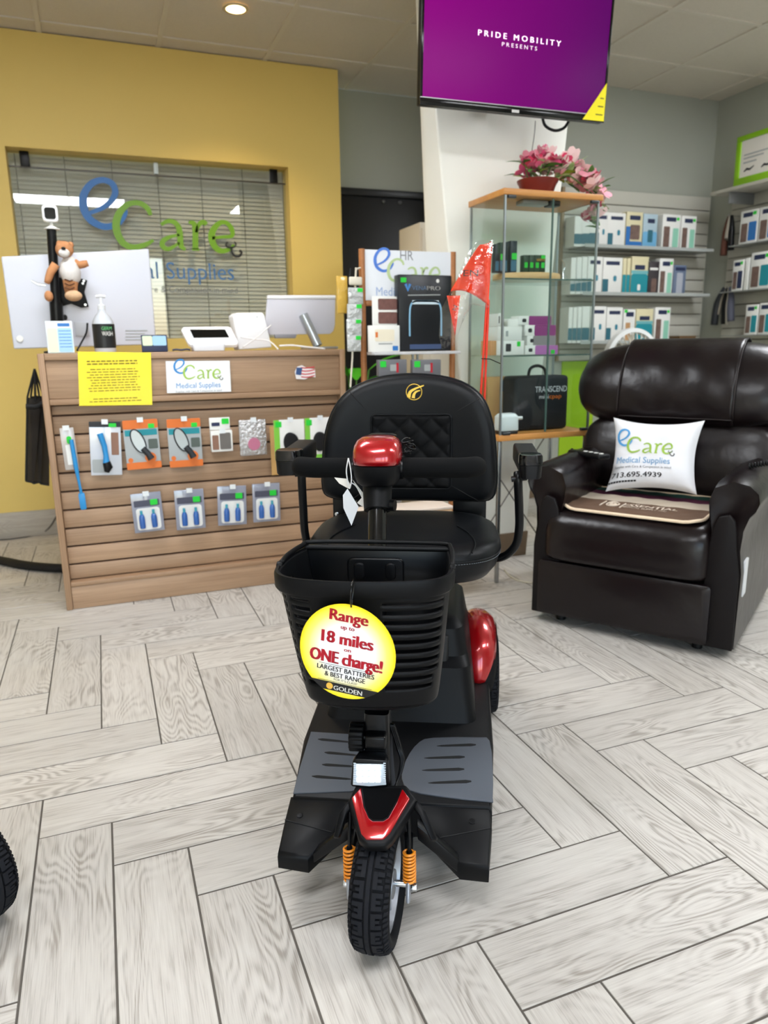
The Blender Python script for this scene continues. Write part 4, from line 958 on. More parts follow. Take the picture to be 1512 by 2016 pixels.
pack('hanging_card', 'white hang card above the small white box on the counter', 'package', G, t.location.x - .045, t.location.x + .04, t.location.z + .0905, t.location.z + .142, PY, [(.6, .95, .45, .9, m_sgreen, 'price_sticker', .002), (.1, .5, .3, .6, m_navy, 'print')], th=.002)
t = packpx('hanging_pack', 'silver foil pouch with pink contents hanging on the counter', 'package', G, 471, 525, 826, 897, PY, [(.3, .75, .15, .5, mat('pink contents', 'B9708A', .5), 'print', .004, .5)], bodym=mat('silver foil', 'C4C2C2', .22, .8, bump=(70, .9, .01)), th=.008, peg=.03, bev=.004)
for i, (a, b, c, d) in enumerate(((540, 600, 826, 904), (601, 655, 822, 902))):
    t = packpx('hanging_pack', ['green and white card with a black eye mask, next to the foil pouch', 'green and white card with a black wrap, partly behind the scooter seat'][i], 'package', G, a, b, c, d, PY, [(0, .18, 0, 1, m_grn2, 'print'), (.05, .25, .82, .96, m_sgreen, 'price_sticker', .002), (.0, 1, 0, .1, m_grn2, 'print')], th=.003, peg=.03)
    MB().loft([[( (.036 * math.cos(q) + .006), -.002 - .0, .075 + .045 * math.sin(q) * (1 - .15 * math.cos(q))) for q in [2 * PI * k / 28 for k in range(28)]], [((.03 * math.cos(q) + .006), -.014, .075 + .038 * math.sin(q)) for q in [2 * PI * k / 28 for k in range(28)]]]).build('eye_mask', mat('black fabric', '101012', .9), t, bevel=.004)
tan = packpx('hanging_pack', 'tan card hanging behind the left scooter armrest', 'package', G, 533, 585, 838, 934, PY + .022, [], bodym=mat('tan card', 'C39A5E', .6), th=.003)
for i, (a, b, c, d) in enumerate(((262, 322, 970, 1047), (345, 403, 964, 1042), (427, 484, 957, 1034), (497, 551, 952, 1027))):
    t = packpx('twin_bottle_pack', ['first', 'second', 'third', 'fourth'][i] + ' grey blister pack with two blue bottles, counted from the left end of the counter', 'package', 'twin bottle packs on the counter front', a, b, c, d, PY, [(.08, .92, .66, .82, mat('charcoal header', '4A4C5C', .4), 'header'), (.62, .86, .68, .82, m_sgreen, 'price_sticker', .002), (.12, .9, .06, .62, m_w, 'label')], bodym=mat('smoky blister', '8D909E', .12, coat=.8), th=.010, peg=.03, roll=R((-2, 0, 2, 1)[i]))
    for x in (-.026, .022):
        MB().lathe([(.0005, 0), (.011, .001), (.012, .01), (.012, .045), (.009, .056), (.006, .06)], 14, Matrix.Translation((x, -.012, .02))).build('bottle', mat('blue bottle', '2D5FA8', .2, coat=.6), t, smooth=50)
        MB().lathe([(.0055, 0), (.0055, .018), (.0005, .019)], 12, Matrix.Translation((x, -.012, .078))).build('bottle_cap', mat('teal cap', '3F9DB0', .3), t, smooth=40)

# signs on the header
HYp = CY + .008
def sheet(name, label, cat, poly, y, m, th=.001, bev=0):
    P = [onY(a, b, y) for a, b in poly]; c = P[0]
    t = thing(name, label, cat, (min(p.x for p in P), y, min(p.z for p in P)))
    o = t.location; MB().loft([[p - o for p in P], [p - o + Vector((0, -th, 0)) for p in P]]).build('sheet', m, t, bevel=bev); return t, P
t, P = sheet('notice_sheet', 'bright yellow notice in a plastic sleeve on the counter front', 'notice', [(156, 799), (300, 797), (297, 694), (153, 692)], CY - .003, mat('yellow paper', 'F2DC0A', .35, coat=.5, coatr=.12, bump=(22, .25, .006)))
w, h = P[1].x - P[0].x, P[3].z - P[0].z
rnd = random.Random(3)
for i in range(17):
    if i in (3, 13, 14): continue
    zc = h * (.90 - .05 * i); hw = w * (.34 if i < 3 else rnd.uniform(.30, .36)); bold = i in (1, 2)
    if i == 0: continue
    mb = MB(); x = w * .5 - hw
    while x < w * .5 + hw:
        L = rnd.uniform(.008, .022); mb.box(x, min(x + L, w * .5 + hw), -.0018, -.0012, zc - (.0022 if bold else .0014), zc + (.0022 if bold else .0014)); x += L + .004
    mb.build('print_line', mat('olive print', '6B5F08', .6), t, kind='stuff')
t, P = sheet('company_sign', 'white company sign with blue and green lettering on the counter front', 'sign', [(329, 774), (455, 771), (452, 710), (326, 711)], CY - .001, mat('white sign', 'EDF0F2', .4))
w = P[1].x - P[0].x; logo(t, basis((w * .14, -.0012, .058), (1, 0, 0), (0, 0, 1)), w * .74, .0004, mb=(mat('logo blue b', '2E86C8', .4), mat('logo green b', '9DC24C', .4), None, mat('logo blue b', '2E86C8', .4)))
# ribbon flag sticker
t, P = sheet('flag_sticker', 'small stars and stripes ribbon sticker on the counter front', 'sticker', [(583, 746), (600, 747), (612, 741), (621, 743), (620, 727), (605, 725), (594, 719), (585, 722), (580, 732)], CY - .0005, mat('white sticker', 'E9E6E6', .4), .0006)
w = max(p.x for p in P) - min(p.x for p in P)
for i in range(4): put(stroke_mb([([(w * .3, .012 + i * .013), (w * .5, .012 + i * .013 - .003), (w * .7, .010 + i * .013), (w * .97, .016 + i * .012)], .005)], .0004), FRONT(0, -.0008, 0)).build('stripe', mat('flag red', 'C8424A', .4), t)
MB().prism([(w * .05, .022), (w * .3, .018), (w * .38, .05), (w * .1, .052)], .0008, .0013, FRONT(0, 0, 0)).build('canton', mat('flag blue', '34507F', .4), t)

# ------------------------------------------------------------------ things on the counter top
TZ = CT
def top(px, py): return onZ(px, py, TZ)
# tall pole with a white screen seen from behind
MYp = CY + .34
pb = onY(116, 690, MYp); pt_ = onY(101, 452, MYp)
pole = thing('monitor_pole', 'black pole mount carrying the large white screen on the counter', 'monitor stand', (pb.x, MYp, TZ))
o = Vector((pb.x, MYp, TZ)); dv = pt_ - Vector((pb.x, MYp, TZ)); dv.y = 0
MB().lathe([(.06, 0), (.06, .008), (.02, .014), (.0005, .014)], 24).build('base', m_black, pole, smooth=40)
MB().tube([(0, 0, .01), dv], .0185, 16).build('pole', m_black, pole, smooth=50)
MB().tube([dv * .22, dv * .42], .026, 18).build('clamp', m_sat, pole, smooth=50)
q = [onY(a, b, MYp + .05) - o for a, b in ((160, 548), (172, 552), (166, 575), (175, 604), (160, 606), (140, 598), (112, 606), (104, 600), (112, 575), (106, 548), (118, 546), (140, 556))]
MB().loft([q, [p + Vector((0, .006, 0)) for p in q]]).build('mount_plate', m_black, pole, bevel=.001)
for a, b in ((165, 553), (168, 600), (163, 558)):
    p = onY(a, b, MYp + .049) - o; MB().lathe([(.006, 0), (.005, .003), (.0005, .003)], 12, basis(p, (1, 0, 0), (0, 0, 1))).build('bolt', m_silver, pole)
MB().tube([dv * .3 + Vector((0, .02, 0)), dv * .3 + Vector((.03, .058, .0))], .012, 10).build('arm', m_black, pole, smooth=50)
scr = [(2, 505), (293, 490), (308, 678), (27, 687)]
P = [onY(a, b, MYp + .06) for a, b in scr]
cen = sum(P, Vector()) / 4
t = thing('white_monitor', 'large white flat screen seen from behind, held on the black pole', 'monitor', (cen.x, cen.y, min(p.z for p in P)))
o = t.location
def inset(P, k): c = sum(P, Vector()) / len(P); return [c + (p - c) * k for p in P]
L0 = [p - o for p in P]
MB().loft([[p + Vector((0, 0, 0)) for p in L0], [p + Vector((0, .022, 0)) for p in L0]]).build('back_shell', mat('white monitor shell', 'CDD1DC', .35), t, bevel=.006, seg=3)
p = onY(39, 667, MYp + .06) - o; MB().lathe([(.014, 0), (.013, .006), (.0005, .007)], 18, basis(p, (1, 0, 0), (0, 0, 1))).build('knob', m_w, t, smooth=40)
for i in range(4):
    a = onY(247, 651 + i * 6, MYp + .058) - o; b = onY(290 - 5 * (i % 2), 650 + i * 6, MYp + .058) - o; MB().box(a.x, b.x, a.y, a.y + .001, a.z - .002, a.z + .002).build('print_line', m_gry, t)
a = onY(146, 634, MYp + .058) - o; b = onY(178, 662, MYp + .058) - o; MB().box(a.x, b.x, a.y - .004, a.y + .002, b.z, a.z).build('port_cover', mat('port grey', 'C4C8D0', .4), t, bevel=.002)
# small round camera on the pole
c = onY(99, 422, MYp)
t = thing('security_camera', 'small white square camera with a dark face on top of the black pole', 'camera', (c.x, MYp, pt_.z))
MB().lathe([(.030, 0), (.030, .004), (.016, .010), (.007, .016), (.006, .03), (.0005, .03)], 20).build('foot', m_w, t, smooth=40)
q = rrect(-.030, .030, .028, .092, .014, 5); MB().loft([[(x, -.02, z) for x, z in q], [(x, .02, z) for x, z in q]]).build('case', mat('white plastic', 'EDEFF2', .3), t, bevel=.004)
q = rrect(-.021, .021, .038, .082, .01, 5); MB().loft([[(x, -.0225, z) for x, z in q], [(x, -.019, z) for x, z in q]]).build('face', m_bgloss, t)
# plush tiger
FYp = MYp - .03
f0 = onY(138, 590, FYp)
tg_ = thing('plush_tiger', 'orange striped plush tiger with a white belly hung on the black pole', 'soft toy', (f0.x, FYp, f0.z))
m_fur = mat('orange fur', 'C48A5E', .95, bump=(300, .8, .004), var=.2, vscale=30); m_wf = mat('white fur', 'E2DFDC', .95, bump=(300, .8, .004)); m_str = mat('stripe brown', '5E3A26', .95)
def Q(px, py, dy=0): return onY(px, py, FYp) - Vector(tg_.location) + Vector((0, dy, 0))
def blob(c, r, name, m, par): 
    return MB().grid(lambda u, v: Vector(c) + Vector((r[0] * math.sin(PI * v) * math.cos(2 * PI * u), r[1] * math.sin(PI * v) * math.sin(2 * PI * u), r[2] * math.cos(PI * v))), 18, 11, cu=True).build(name, m, par, smooth=180)
bd = MB().tube([Q(136, 505), Q(136, 520), Q(138, 535), Q(141, 550), Q(142, 562)], [.018, .034, .042, .036, .015], 14).build('body', m_wf, tg_, smooth=180)
hdn = blob(Q(127, 492, -.01), (.035, .032, .034), 'head', m_fur, tg_)
blob(Q(127, 500, -.034), (.022, .018, .018), 'muzzle', m_wf, hdn); blob(Q(126, 492, -.052), (.009, .006, .006), 'nose', m_black, hdn)
for a, b in ((117, 480), (139, 482)): blob(Q(a, b, 0), (.012, .008, .013), 'ear', m_fur, hdn)
MB().tube([Q(146, 517), Q(156, 522), Q(165, 520), Q(173, 518)], [.017, .016, .015, .012], 10).build('arm', m_fur, tg_, smooth=180)
MB().tube([Q(110, 520), Q(100, 535), Q(95, 550), Q(92, 558)], [.017, .016, .014, .010], 10).build('arm', m_fur, tg_, smooth=180)
lg = MB().tube([Q(138, 545), Q(139, 556), Q(139, 566), Q(141, 578)], [.030, .030, .027, .024], 12).build('leg', m_fur, tg_, smooth=180)
for k in range(3): MB().tube([Q(128, 551 + k * 8, -.026), Q(138, 555 + k * 8, -.033), Q(147, 551 + k * 8, -.026)], .003, 5).build('stripe', m_str, lg)
blob(Q(145, 583, -.02), (.034, .03, .022), 'foot', mat('pale fur', 'D9B48F', .95, bump=(300, .8, .004)), tg_)
blob(Q(96, 583, 0), (.017, .02, .022), 'foot', m_fur, tg_)
MB().tube([Q(62, 553), Q(75, 560), Q(90, 562)], [.004, .006, .006], 6).build('wire_hanger', m_silver, tg_)
# hand wash bottle
p = top(208, 690); By = CY + .12
b0 = onY(208, 690, By); k = 1
t = thing('pump_bottle', 'clear pump bottle of hand wash with a black label on the counter', 'bottle', (b0.x, By, TZ))
MB().lathe([(.0005, .001), (.040, .002), (.042, .008), (.042, .112), (.040, .122), (.030, .142), (.016, .158), (.014, .17), (.0005, .17)], 26).build('bottle', mat('clear bottle', 'C5CAD2', .08, spec=.7, coat=1), t, smooth=50)
MB().lathe([(.0428, .018), (.0428, .112)], 26, cap=False).build('label', mat('black label', '1B1C1E', .4), t, smooth=60)
letters('GERM', -.014, .024, .088, mat('label green', '5DB36B', .5), t, basis((.006, -.0445, 0), (1, .02, 0), (0, 0, 1)), .014)
letters('WASH', -.014, .026, .066, m_w, t, basis((.006, -.0445, 0), (1, .02, 0), (0, 0, 1)), .018)
MB().lathe([(.014, .168), (.015, .185), (.006, .19), (.006, .215), (.0005, .215)], 16).build('collar', mat('clear pump', 'DDE1E5', .15), t, smooth=40)
MB().tube([(-.018, 0, .218), (0, 0, .221), (.018, 0, .218)], .006, 8).build('pump_head', mat('clear pump', 'DDE1E5', .15), t, smooth=60)
# leaflet stand and card stand
q = onY(120, 692, CY + .06)
t = pack('leaflet_stand', 'upright leaflet holder with a green and blue printed sheet at the counter\'s left end', 'leaflet', None, onY(94, 690, CY + .06).x, onY(147, 690, CY + .06).x, TZ + .001, onY(120, 631, CY + .06).z, CY + .06, [(.04, .42, .03, .78, mat('pale green print', 'CFE3BE', .5), 'print'), (.43, .96, .03, .78, mat('pale blue print', '9CC4E6', .5), 'print'), (.45, .9, .83, .93, m_blu, 'print')] + [(.47, .92, .68 - .1 * i, .7 - .1 * i, m_blu, 'print') for i in range(6)], th=.004, lean=R(-8), bodyname='holder', bodym=mat('clear holder', 'DCE6EA', .1, coat=.8))
t = pack('card_stand', 'small dark stand of business cards on the counter', 'card holder', None, onY(280, 690, CY + .05).x, onY(331, 690, CY + .05).x, TZ + .001, onY(305, 659, CY + .05).z, CY + .05, [(.04, .42, .36, .94, mat('pale green print', 'CFE3BE', .5), 'card'), (.43, .96, .36, .94, mat('pale blue print', '9CC4E6', .5), 'card')], th=.02, lean=R(-6), bodyname='holder', bodym=m_navy)
p = onY(357, 689, CY + .08); t = thing('folded_glasses', 'small dark blue folded glasses lying on the counter edge', 'glasses', (p.x, CY + .08, TZ))
MB().tube(spline([(-.035, 0, .006), (-.02, -.006, .008), (0, 0, .006), (.02, -.006, .008), (.035, 0, .006)], 5), .004, 7).build('frame', m_navy, t, smooth=180)
# payment terminal
TY = CY + .10
P = [onY(a, b, TY) for a, b in ((362, 644), (457, 643), (470, 676), (376, 678))]
c = onY(415, 690, TY)
t = thing('payment_terminal', 'white tablet payment terminal with a black screen on the counter', 'payment terminal', (c.x, TY, TZ)); o = t.location
def tilt(poly, dz=0, dy=0): 
    r_ = []
    for a, b in poly: p = onY(a, b, TY); r_.append(p - o + Vector((0, (p.z - TZ) * .9 + dy, dz)))
    return r_
bz = [(366, 642), (456, 641), (462, 644), (472, 672), (468, 678), (378, 679), (372, 674), (361, 648)]
MB().loft([tilt(bz), [p + Vector((0, .008, -.014)) for p in tilt(bz)]]).build('tablet', mat('white plastic', 'EDEFF2', .3), t, bevel=.003)
sc_ = [(378, 648), (449, 648), (455, 664), (384, 665)]
MB().loft([tilt(sc_, .0, -.001), [p + Vector((0, -.0005, .001)) for p in tilt(sc_, .0, -.001)]]).build('screen', m_bgloss, t)
MB().loft([[(x, y, 0) for x, y in rrect(-.07, .06, .0, .09, .01)], [(x, y, .03) for x, y in rrect(-.075, .065, .01, .10, .01)]]).build('base', mat('white plastic grey', 'C9CBD0', .4), t, bevel=.003)
# white router box
RYp = CY + .2
t = thing('router_box', 'upright white plastic router leaning between terminal and display', 'router', (onY(500, 688, RYp).x, RYp, TZ)); o = Vector(t.location)
bx_ = [(459, 622), (466, 616), (517, 615), (521, 620), (536, 684), (470, 689)]
L_ = [onY(a, b, RYp) - o for a, b in bx_]; L_ = [Vector((p.x, p.y, max(p.z, .001))) for p in L_]
MB().loft([L_, [p + Vector((-.012, .06, 0)) for p in L_]]).build('case', mat('white plastic', 'EDEFF2', .3), t, bevel=.006, seg=3)
p = onY(506, 624, RYp - .001) - o; MB().lathe([(.003, 0), (.003, .001), (.0005, .001)], 10, basis(p, (1, 0, 0), (0, 0, 1))).build('indicator', m_gry, t)
# white desktop computer from behind
DYp = CY + .2
t = thing('desktop_display', 'white desktop display on a slanted round metal leg at the right end of the counter', 'monitor', (onY(620, 688, DYp).x, DYp, TZ)); o = t.location
sp_ = [(527, 582), (661, 582), (660, 640), (657, 652), (650, 658), (530, 660), (522, 640)]
L_ = [onY(a, b, DYp + .02) - o for a, b in sp_]
MB().loft([L_, [p + Vector((0, .012, .004)) for p in L_]]).build('display_shell', mat('pale grey shell', 'C9C9D2', .4), t, bevel=.004)
q = [(527, 582), (661, 582), (661, 588), (526, 588)]; L_ = [onY(a, b, DYp + .016) - o for a, b in q]; MB().loft([L_, [p + Vector((0, .02, 0)) for p in L_]]).build('top_edge', mat('white plastic', 'EDEFF2', .3), t, bevel=.002)
q = [(540, 658), (585, 658), (582, 666), (542, 666)]; L_ = [onY(a, b, DYp + .018) - o for a, b in q]; MB().loft([L_, [p + Vector((0, .02, 0)) for p in L_]]).build('hub', mat('hub grey', '8C8C92', .4), t, bevel=.002)
MB().tube([onY(597, 620, DYp + .01) - o, onY(626, 681, DYp - .03) - o], .021, 16).build('leg', mat('brushed metal', 'B4BCC2', .3, .9), t, smooth=50)
MB().loft([[(x, y, .001) for x, y in rrect(-.05, .085, -.10, .08, .02)], [(x, y, .012) for x, y in rrect(-.05, .085, -.10, .08, .02)]]).build('foot', mat('brushed metal', 'B4BCC2', .3, .9), t, bevel=.002)
def cableo(name, label, pts, r, m):
    z = min(p[2] for p in pts); t = MB().tube(spline(pts, 8), r, 7).build(name, m, None, smooth=180); tag(t, label, 'cable'); return t
m_wc = mat('white cable', 'E2E2E2', .4)
cableo('white_cable', 'white cable looping from router to display over the counter top', [onY(474, 664, CY + .17), onY(500, 668, CY + .16), onY(530, 672, CY + .13), onY(548, 688, CY + .08)], .003, m_wc)
cableo('white_cable', 'white cable crossing upwards in front of the router', [onY(478, 684, CY + .15), onY(505, 665, CY + .14), onY(522, 650, CY + .15), onY(534, 640, CY + .17)], .003, m_wc)
cableo('white_cable', 'thick white cable lying along the counter by the display foot', [onY(550, 681, CY + .07), onY(575, 680, CY + .07), onY(602, 683, CY + .065), onY(640, 687, CY + .06)], .004, m_wc)
cableo('monitor_cable', 'black cable hanging from the white screen to the counter', [onY(172, 636, MYp + .04), onY(170, 655, MYp + .03), onY(160, 675, MYp - .02), onY(152, 690, MYp - .1)], .004, m_black)

# ------------------------------------------------------------------ left of the counter: folded mesh umbrella-like bag, hose and cable
HYb = CY + .30
t = thing('mesh_bag', 'folded black mesh bag hanging on the left side of the counter', 'bag', (CX0 - .036, HYb, .42)); o = Vector(t.location) + Vector((.006, 0, 0))
m_mesh = mat('black netting', '241F1A', .9, alpha=.86)
m_edge = mat('black webbing', '08080A', .7)
for i, (tx, bx0, bx1) in enumerate((((57, 782), (54, 947), (70, 950)), ((64, 780), (68, 952), (84, 948)), ((72, 778), (82, 952), (100, 955)))):
    y = HYb + .02 * i - .02
    a, b, c = onY(*tx, y) - o, onY(*bx0, y) - o, onY(*bx1, y) - o; tp = onY(71, 726, y) - o
    MB().loft([[a, b, c, c + (a - b) * .98 + Vector((.02, 0, 0))], [v + Vector((0, .002, 0)) for v in (a, b, c, c + (a - b) * .98 + Vector((.02, 0, 0)))]]).build('net_panel', m_mesh, t)
    for A, B_ in ((tp, a), (a, b), (b, c), (tp, c + (a - b) * .98)): MB().tube([A, B_], .004, 6).build('webbing', m_edge, t)
a, b = onY(54, 800, HYb - .05) - o, onY(92, 792, HYb - .05) - o
MB().tube([a, (a + b) / 2 + Vector((0, 0, -.01)), b], .011, 8).build('strap', m_edge, t, smooth=60)
hose = [onZ(-60, 1090, .03), onZ(0, 1100, .03), onZ(40, 1108, .03), onZ(80, 1113, .03), onZ(122, 1115, .03), onZ(160, 1112, .03)]
for p in hose: p.z = .022
tag(MB().tube(spline(hose, 6), .021, 12).build('black_hose', m_edge, None, smooth=180), 'thick black hose lying on the floor left of the counter', 'hose')
cb_ = [onZ(-40, 1062, .004), onZ(0, 1063, .004), onZ(40, 1059, .004), onZ(75, 1053, .004), onY(95, 1041, WY - .016), onY(110, 1018, WY - .016), onY(116, 1000, WY - .02)]
tag(MB().tube(spline(cb_, 6), .0035, 7).build('wall_cable', mat('grey cable', '55504C', .6), None, smooth=180), 'thin grey cable running along the baseboard and up behind the counter', 'cable')
# ================================================================== TELEVISION on the column
p = onY(826, 206, 2.75); q = onY(1188, 242, 2.73)
TVW = q.x - p.x; TVH = TVW * .575
tvM = basis(p, (q.x - p.x, q.y - p.y, q.z - p.z), (0, -.075, 1))
tv = thing('television', 'flat television with a purple title screen mounted high on the white column', 'television', p); tv.matrix_world = tvM
fr0 = .010
MB().box(0, TVW, 0, TVH, -.035, -.004).build('back_shell', m_black, tv, bevel=.006)
bz = MB()
for x0, x1, y0, y1 in ((0, TVW, 0, .026), (0, TVW, TVH - fr0, TVH), (0, fr0, .026, TVH - fr0), (TVW - fr0, TVW, .026, TVH - fr0)): bz.box(x0, x1, y0, y1, -.004, .004)
bz.build('bezel', m_bgloss, tv, bevel=.001)
def screenmat():
    m = bpy.data.materials.new('purple screen'); m.use_nodes = True; n = m.node_tree.nodes; l = m.node_tree.links; b = n['Principled BSDF']; b.inputs['Base Color'].default_value = (.01, .005, .01, 1); b.inputs['Roughness'].default_value = .22; b.inputs['Specular IOR Level'].default_value = .04; b.inputs['Base Color'].default_value = (.001, .0005, .001, 1)
    tcn = n.new('ShaderNodeTexCoord'); sp = n.new('ShaderNodeSeparateXYZ'); l.new(tcn.outputs['Generated'], sp.inputs[0])
    rp = n.new('ShaderNodeValToRGB'); rp.color_ramp.elements[0].color = lin('8E057F'); rp.color_ramp.elements[0].position = .05; rp.color_ramp.elements[1].color = lin('5E0A64'); l.new(sp.outputs[0], rp.inputs[0])
    l.new(rp.outputs[0], b.inputs['Emission Color']); b.inputs['Emission Strength'].default_value = 1.0; return m
MB().box(fr0, TVW - fr0, .026, TVH - fr0, -.003, .001).build('screen', screenmat(), tv)
MB().box(.0, TVW, .0245, .0275, .001, .005).build('lower_trim', mat('silver trim', 'A9A6AC', .3, .6), tv)
m_scr = mat('screen lettering', 'F3DDF0', .5, emit=.9)
def onTV(px, py): 
    d = ray(px, py); n = Vector((tvM[0][2], tvM[1][2], tvM[2][2])); o = Vector((tvM[0][3], tvM[1][3], tvM[2][3])); P = CC + d * ((o - CC).dot(n) / d.dot(n)); return tvM.inverted() @ P
a, b = onTV(941, 68), onTV(1104, 84); letters('P R I D E   M O B I L I T Y', a.x, b.x, (a.y + b.y) / 2 - .008, m_scr, tv, Matrix.Translation((0, 0, .0016)), .020, .0008)
a, b = onTV(988, 86), onTV(1057, 93); letters('P R E S E N T S', a.x, b.x, (a.y + b.y) / 2 - .010, m_scr, tv, Matrix.Translation((0, 0, .0016)), .014)
a = onTV(1014, 212); MB().box(a.x - .016, a.x + .016, .004, .014, .004, .006).build('maker_plate', mat('pale plate', 'D7D7D7', .4), tv)
MB().prism([(TVW - .105, .004), (TVW - .003, .004), (TVW - .003, .145)], .0045, .0056).build('corner_sticker', mat('yellow sticker', 'FFF200', .45), tv)
for i in range(3): MB().box(TVW - .045 + .008 * i, TVW - .012, .025 + i * .03, .029 + i * .03, .0057, .006).build('print_line', mat('olive print', '8B8410', .6), tv)
MB().box(TVW * .25, TVW * .75, TVH * .25, TVH * .75, -.07, -.035).build('wall_mount', m_black, tv, bevel=.004)
MB().box(TVW * .35, TVW * .65, TVH * .2, TVH * .7, -.29, -.07).build('mount_arm', m_black, tv, bevel=.004)
c = thing('hanging_cable', 'black cable loop hanging under the television', 'cable', (0, 0, 0))
MB().tube(spline([onY(1068, 232, 2.80), onY(1074, 248, 2.80), onY(1092, 257, 2.80), onY(1110, 252, 2.80), onY(1120, 238, 2.80)], 6), .006, 8).build('loop', m_black, c, smooth=180)
c2 = tag(MB().tube(spline([onY(1054, 238, 3.04), onY(1052, 265, 3.04), onY(1047, 300, 3.04), onY(1046, 330, 3.04)], 5), .002, 6).build('thin_wire', mat('grey cable', '55504C', .6), None, smooth=180), 'thin grey wire running down the white column', 'cable')

# ================================================================== GLASS DISPLAY CABINET
KX0, KX1, KY0, KY1 = 1.567, 2.035, 2.712, 3.015
KB, KT = .665, 1.628
def thin_glass(name, tint, refl):
    m = bpy.data.materials.new(name); m.use_nodes = True; n = m.node_tree.nodes; l = m.node_tree.links
    for q in list(n): n.remove(q)
    out = n.new('ShaderNodeOutputMaterial'); mx = n.new('ShaderNodeMixShader'); tr = n.new('ShaderNodeBsdfTransparent'); gl = n.new('ShaderNodeBsdfGlossy')
    tr.inputs[0].default_value = tint; gl.inputs['Roughness'].default_value = .01; f_ = n.new('ShaderNodeFresnel'); f_.inputs[0].default_value = 1.5
    ml = n.new('ShaderNodeMath'); ml.operation = 'MULTIPLY'; ml.inputs[1].default_value = refl
    ge = n.new('ShaderNodeNewGeometry'); iv = n.new('ShaderNodeMath'); iv.operation = 'SUBTRACT'; iv.inputs[0].default_value = 1; l.new(ge.outputs['Backfacing'], iv.inputs[1]); m5 = n.new('ShaderNodeMath'); m5.operation = 'MULTIPLY'; l.new(ml.outputs[0], m5.inputs[0]); l.new(iv.outputs[0], m5.inputs[1])
    l.new(f_.outputs[0], ml.inputs[0]); l.new(m5.outputs[0], mx.inputs[0]); l.new(tr.outputs[0], mx.inputs[1]); l.new(gl.outputs[0], mx.inputs[2]); l.new(mx.outputs[0], out.inputs[0]); return m
m_kg = thin_glass('cabinet glass', (.93, .965, .955, 1), 1.0); m_ke = mat('green glass edge', '49625B', .15, spec=.7)
kb = thing('display_cabinet', 'tall glass display cabinet with beech top and base on thin metal legs', 'cabinet', (KX0, KY0, 0))
m_beech = wood('beech board', 'B9783A', 'D39A55', (.6, 10, 10), .4)
W_k, D_k = KX1 - KX0, KY1 - KY0
def kbx(x0, x1, y0, y1, z0, z1, n, m, bev=0, par=None): return box(x0, x1, y0, y1, z0, z1).build(n, m, par or kb, bevel=bev)
kbx(0, W_k, 0, D_k, KB - .025, KB, 'base_board', m_beech, .002)
kbx(-.002, W_k + .008, -.002, D_k, KT, KT + .024, 'top_board', m_beech, .002)
kbx(.006, .011, .008, D_k - .008, KB, KT, 'side_pane', m_kg); kbx(W_k - .011, W_k - .006, .008, D_k - .008, KB, KT, 'side_pane', m_kg)
kbx(.014, W_k * .5 - .001, .004, .009, KB + .004, KT - .004, 'door_pane', m_kg); kbx(W_k * .5 + .001, W_k - .014, .004, .009, KB + .004, KT - .004, 'door_pane', m_kg)
kbx(.01, W_k - .01, D_k - .009, D_k - .004, KB, KT, 'back_pane', m_kg)
for x, y in ((.006, .003), (W_k - .014, .003), (.006, D_k - .012), (W_k - .014, D_k - .012)):
    kbx(x, x + .008, y, y + .009, KB, KT, 'corner_post', mat('satin metal', '9AA3A5', .35, .8))
kbx(W_k * .5 - .0025, W_k * .5 + .0025, .002, .011, KB + .004, KT - .004, 'door_edge', m_ke)
SH = (1.0, 1.312)
for z in SH:
    s_ = kbx(.014, W_k - .014, .012, D_k - .012, z - .006, z, 'shelf', m_kg); kbx(.014, W_k - .014, .0105, .0125, z - .006, z, 'shelf_edge', m_ke, par=s_)
for x, z in ((.02, KB), (W_k - .05, KB), (.02, KT - .012), (W_k - .05, KT - .012)): kbx(x, x + .035, -.004, .012, z, z + .012, 'hinge', mat('dark hinge', '4B4E50', .35, .7), .002)
a = onY(1088, 390, KY0 + .1); kbx(.12, .24, .05, .11, KT - .02, KT - .003, 'cabinet_light', mat('lamp housing', '9A9A98', .4, .6), .003); kbx(.25, .30, .05, .10, KT - .022, KT - .001, 'lock', m_dk, .003)
for x, y in ((.004, .006), (W_k - .022, .006), (.004, D_k - .022), (W_k - .022, D_k - .022)):
    lg = kbx(x, x + .016, y, y + .016, .0, KB - .026, 'leg', mat('chrome leg', 'A8ABAC', .25, .9), .002)
for a, b in (((.02, D_k - .01, .05), (W_k - .02, D_k - .01, KB - .03)), ((.02, D_k - .01, KB - .03), (W_k - .02, D_k - .01, .05))): MB().tube([a, b], .003, 6).build('brace_wire', mat('grey cable', '55504C', .6), kb)

KG = 'stock inside the glass cabinet'
def kpack(name, label, cat, a, b, c, d, y, spec, z=None, th=.09, **kw):
    l, r = onY(a, (c + d) / 2, y).x, onY(b, (c + d) / 2, y).x; zt = onY((a + b) / 2, c, y).z; zb = onY((a + b) / 2, d, y).z if z is None else z
    return pack(name, label, cat, KG, max(l, KX0 + .014), min(r, KX1 - .014), zb, zt, y, spec, th=th, **kw)
m_lw = mat('matt white carton', 'D9DAD8', .5); m_pur = mat('purple print', '8A2F77', .5); m_pnk = mat('orchid print', 'B06AAE', .5); m_tanb = mat('cardboard', 'B08A5C', .75, var=.08, vscale=20)
z2 = SH[0] + .0005; z3 = SH[1] + .0005
y_ = KY0 + .05
B3 = kpack('carton', 'lowest white carton printed with a letter R in the glass cabinet', 'box', 968, 1032, 671, 697, y_, [(.3, .5, .25, .8, m_dk, 'print'), (.72, .85, .6, .95, m_sgreen, 'price_sticker')], z=z2)
zt = B3.location.z + .058
def stackz(o): return o.location.z + max(v[2] for ch in o.children for v in ch.bound_box)
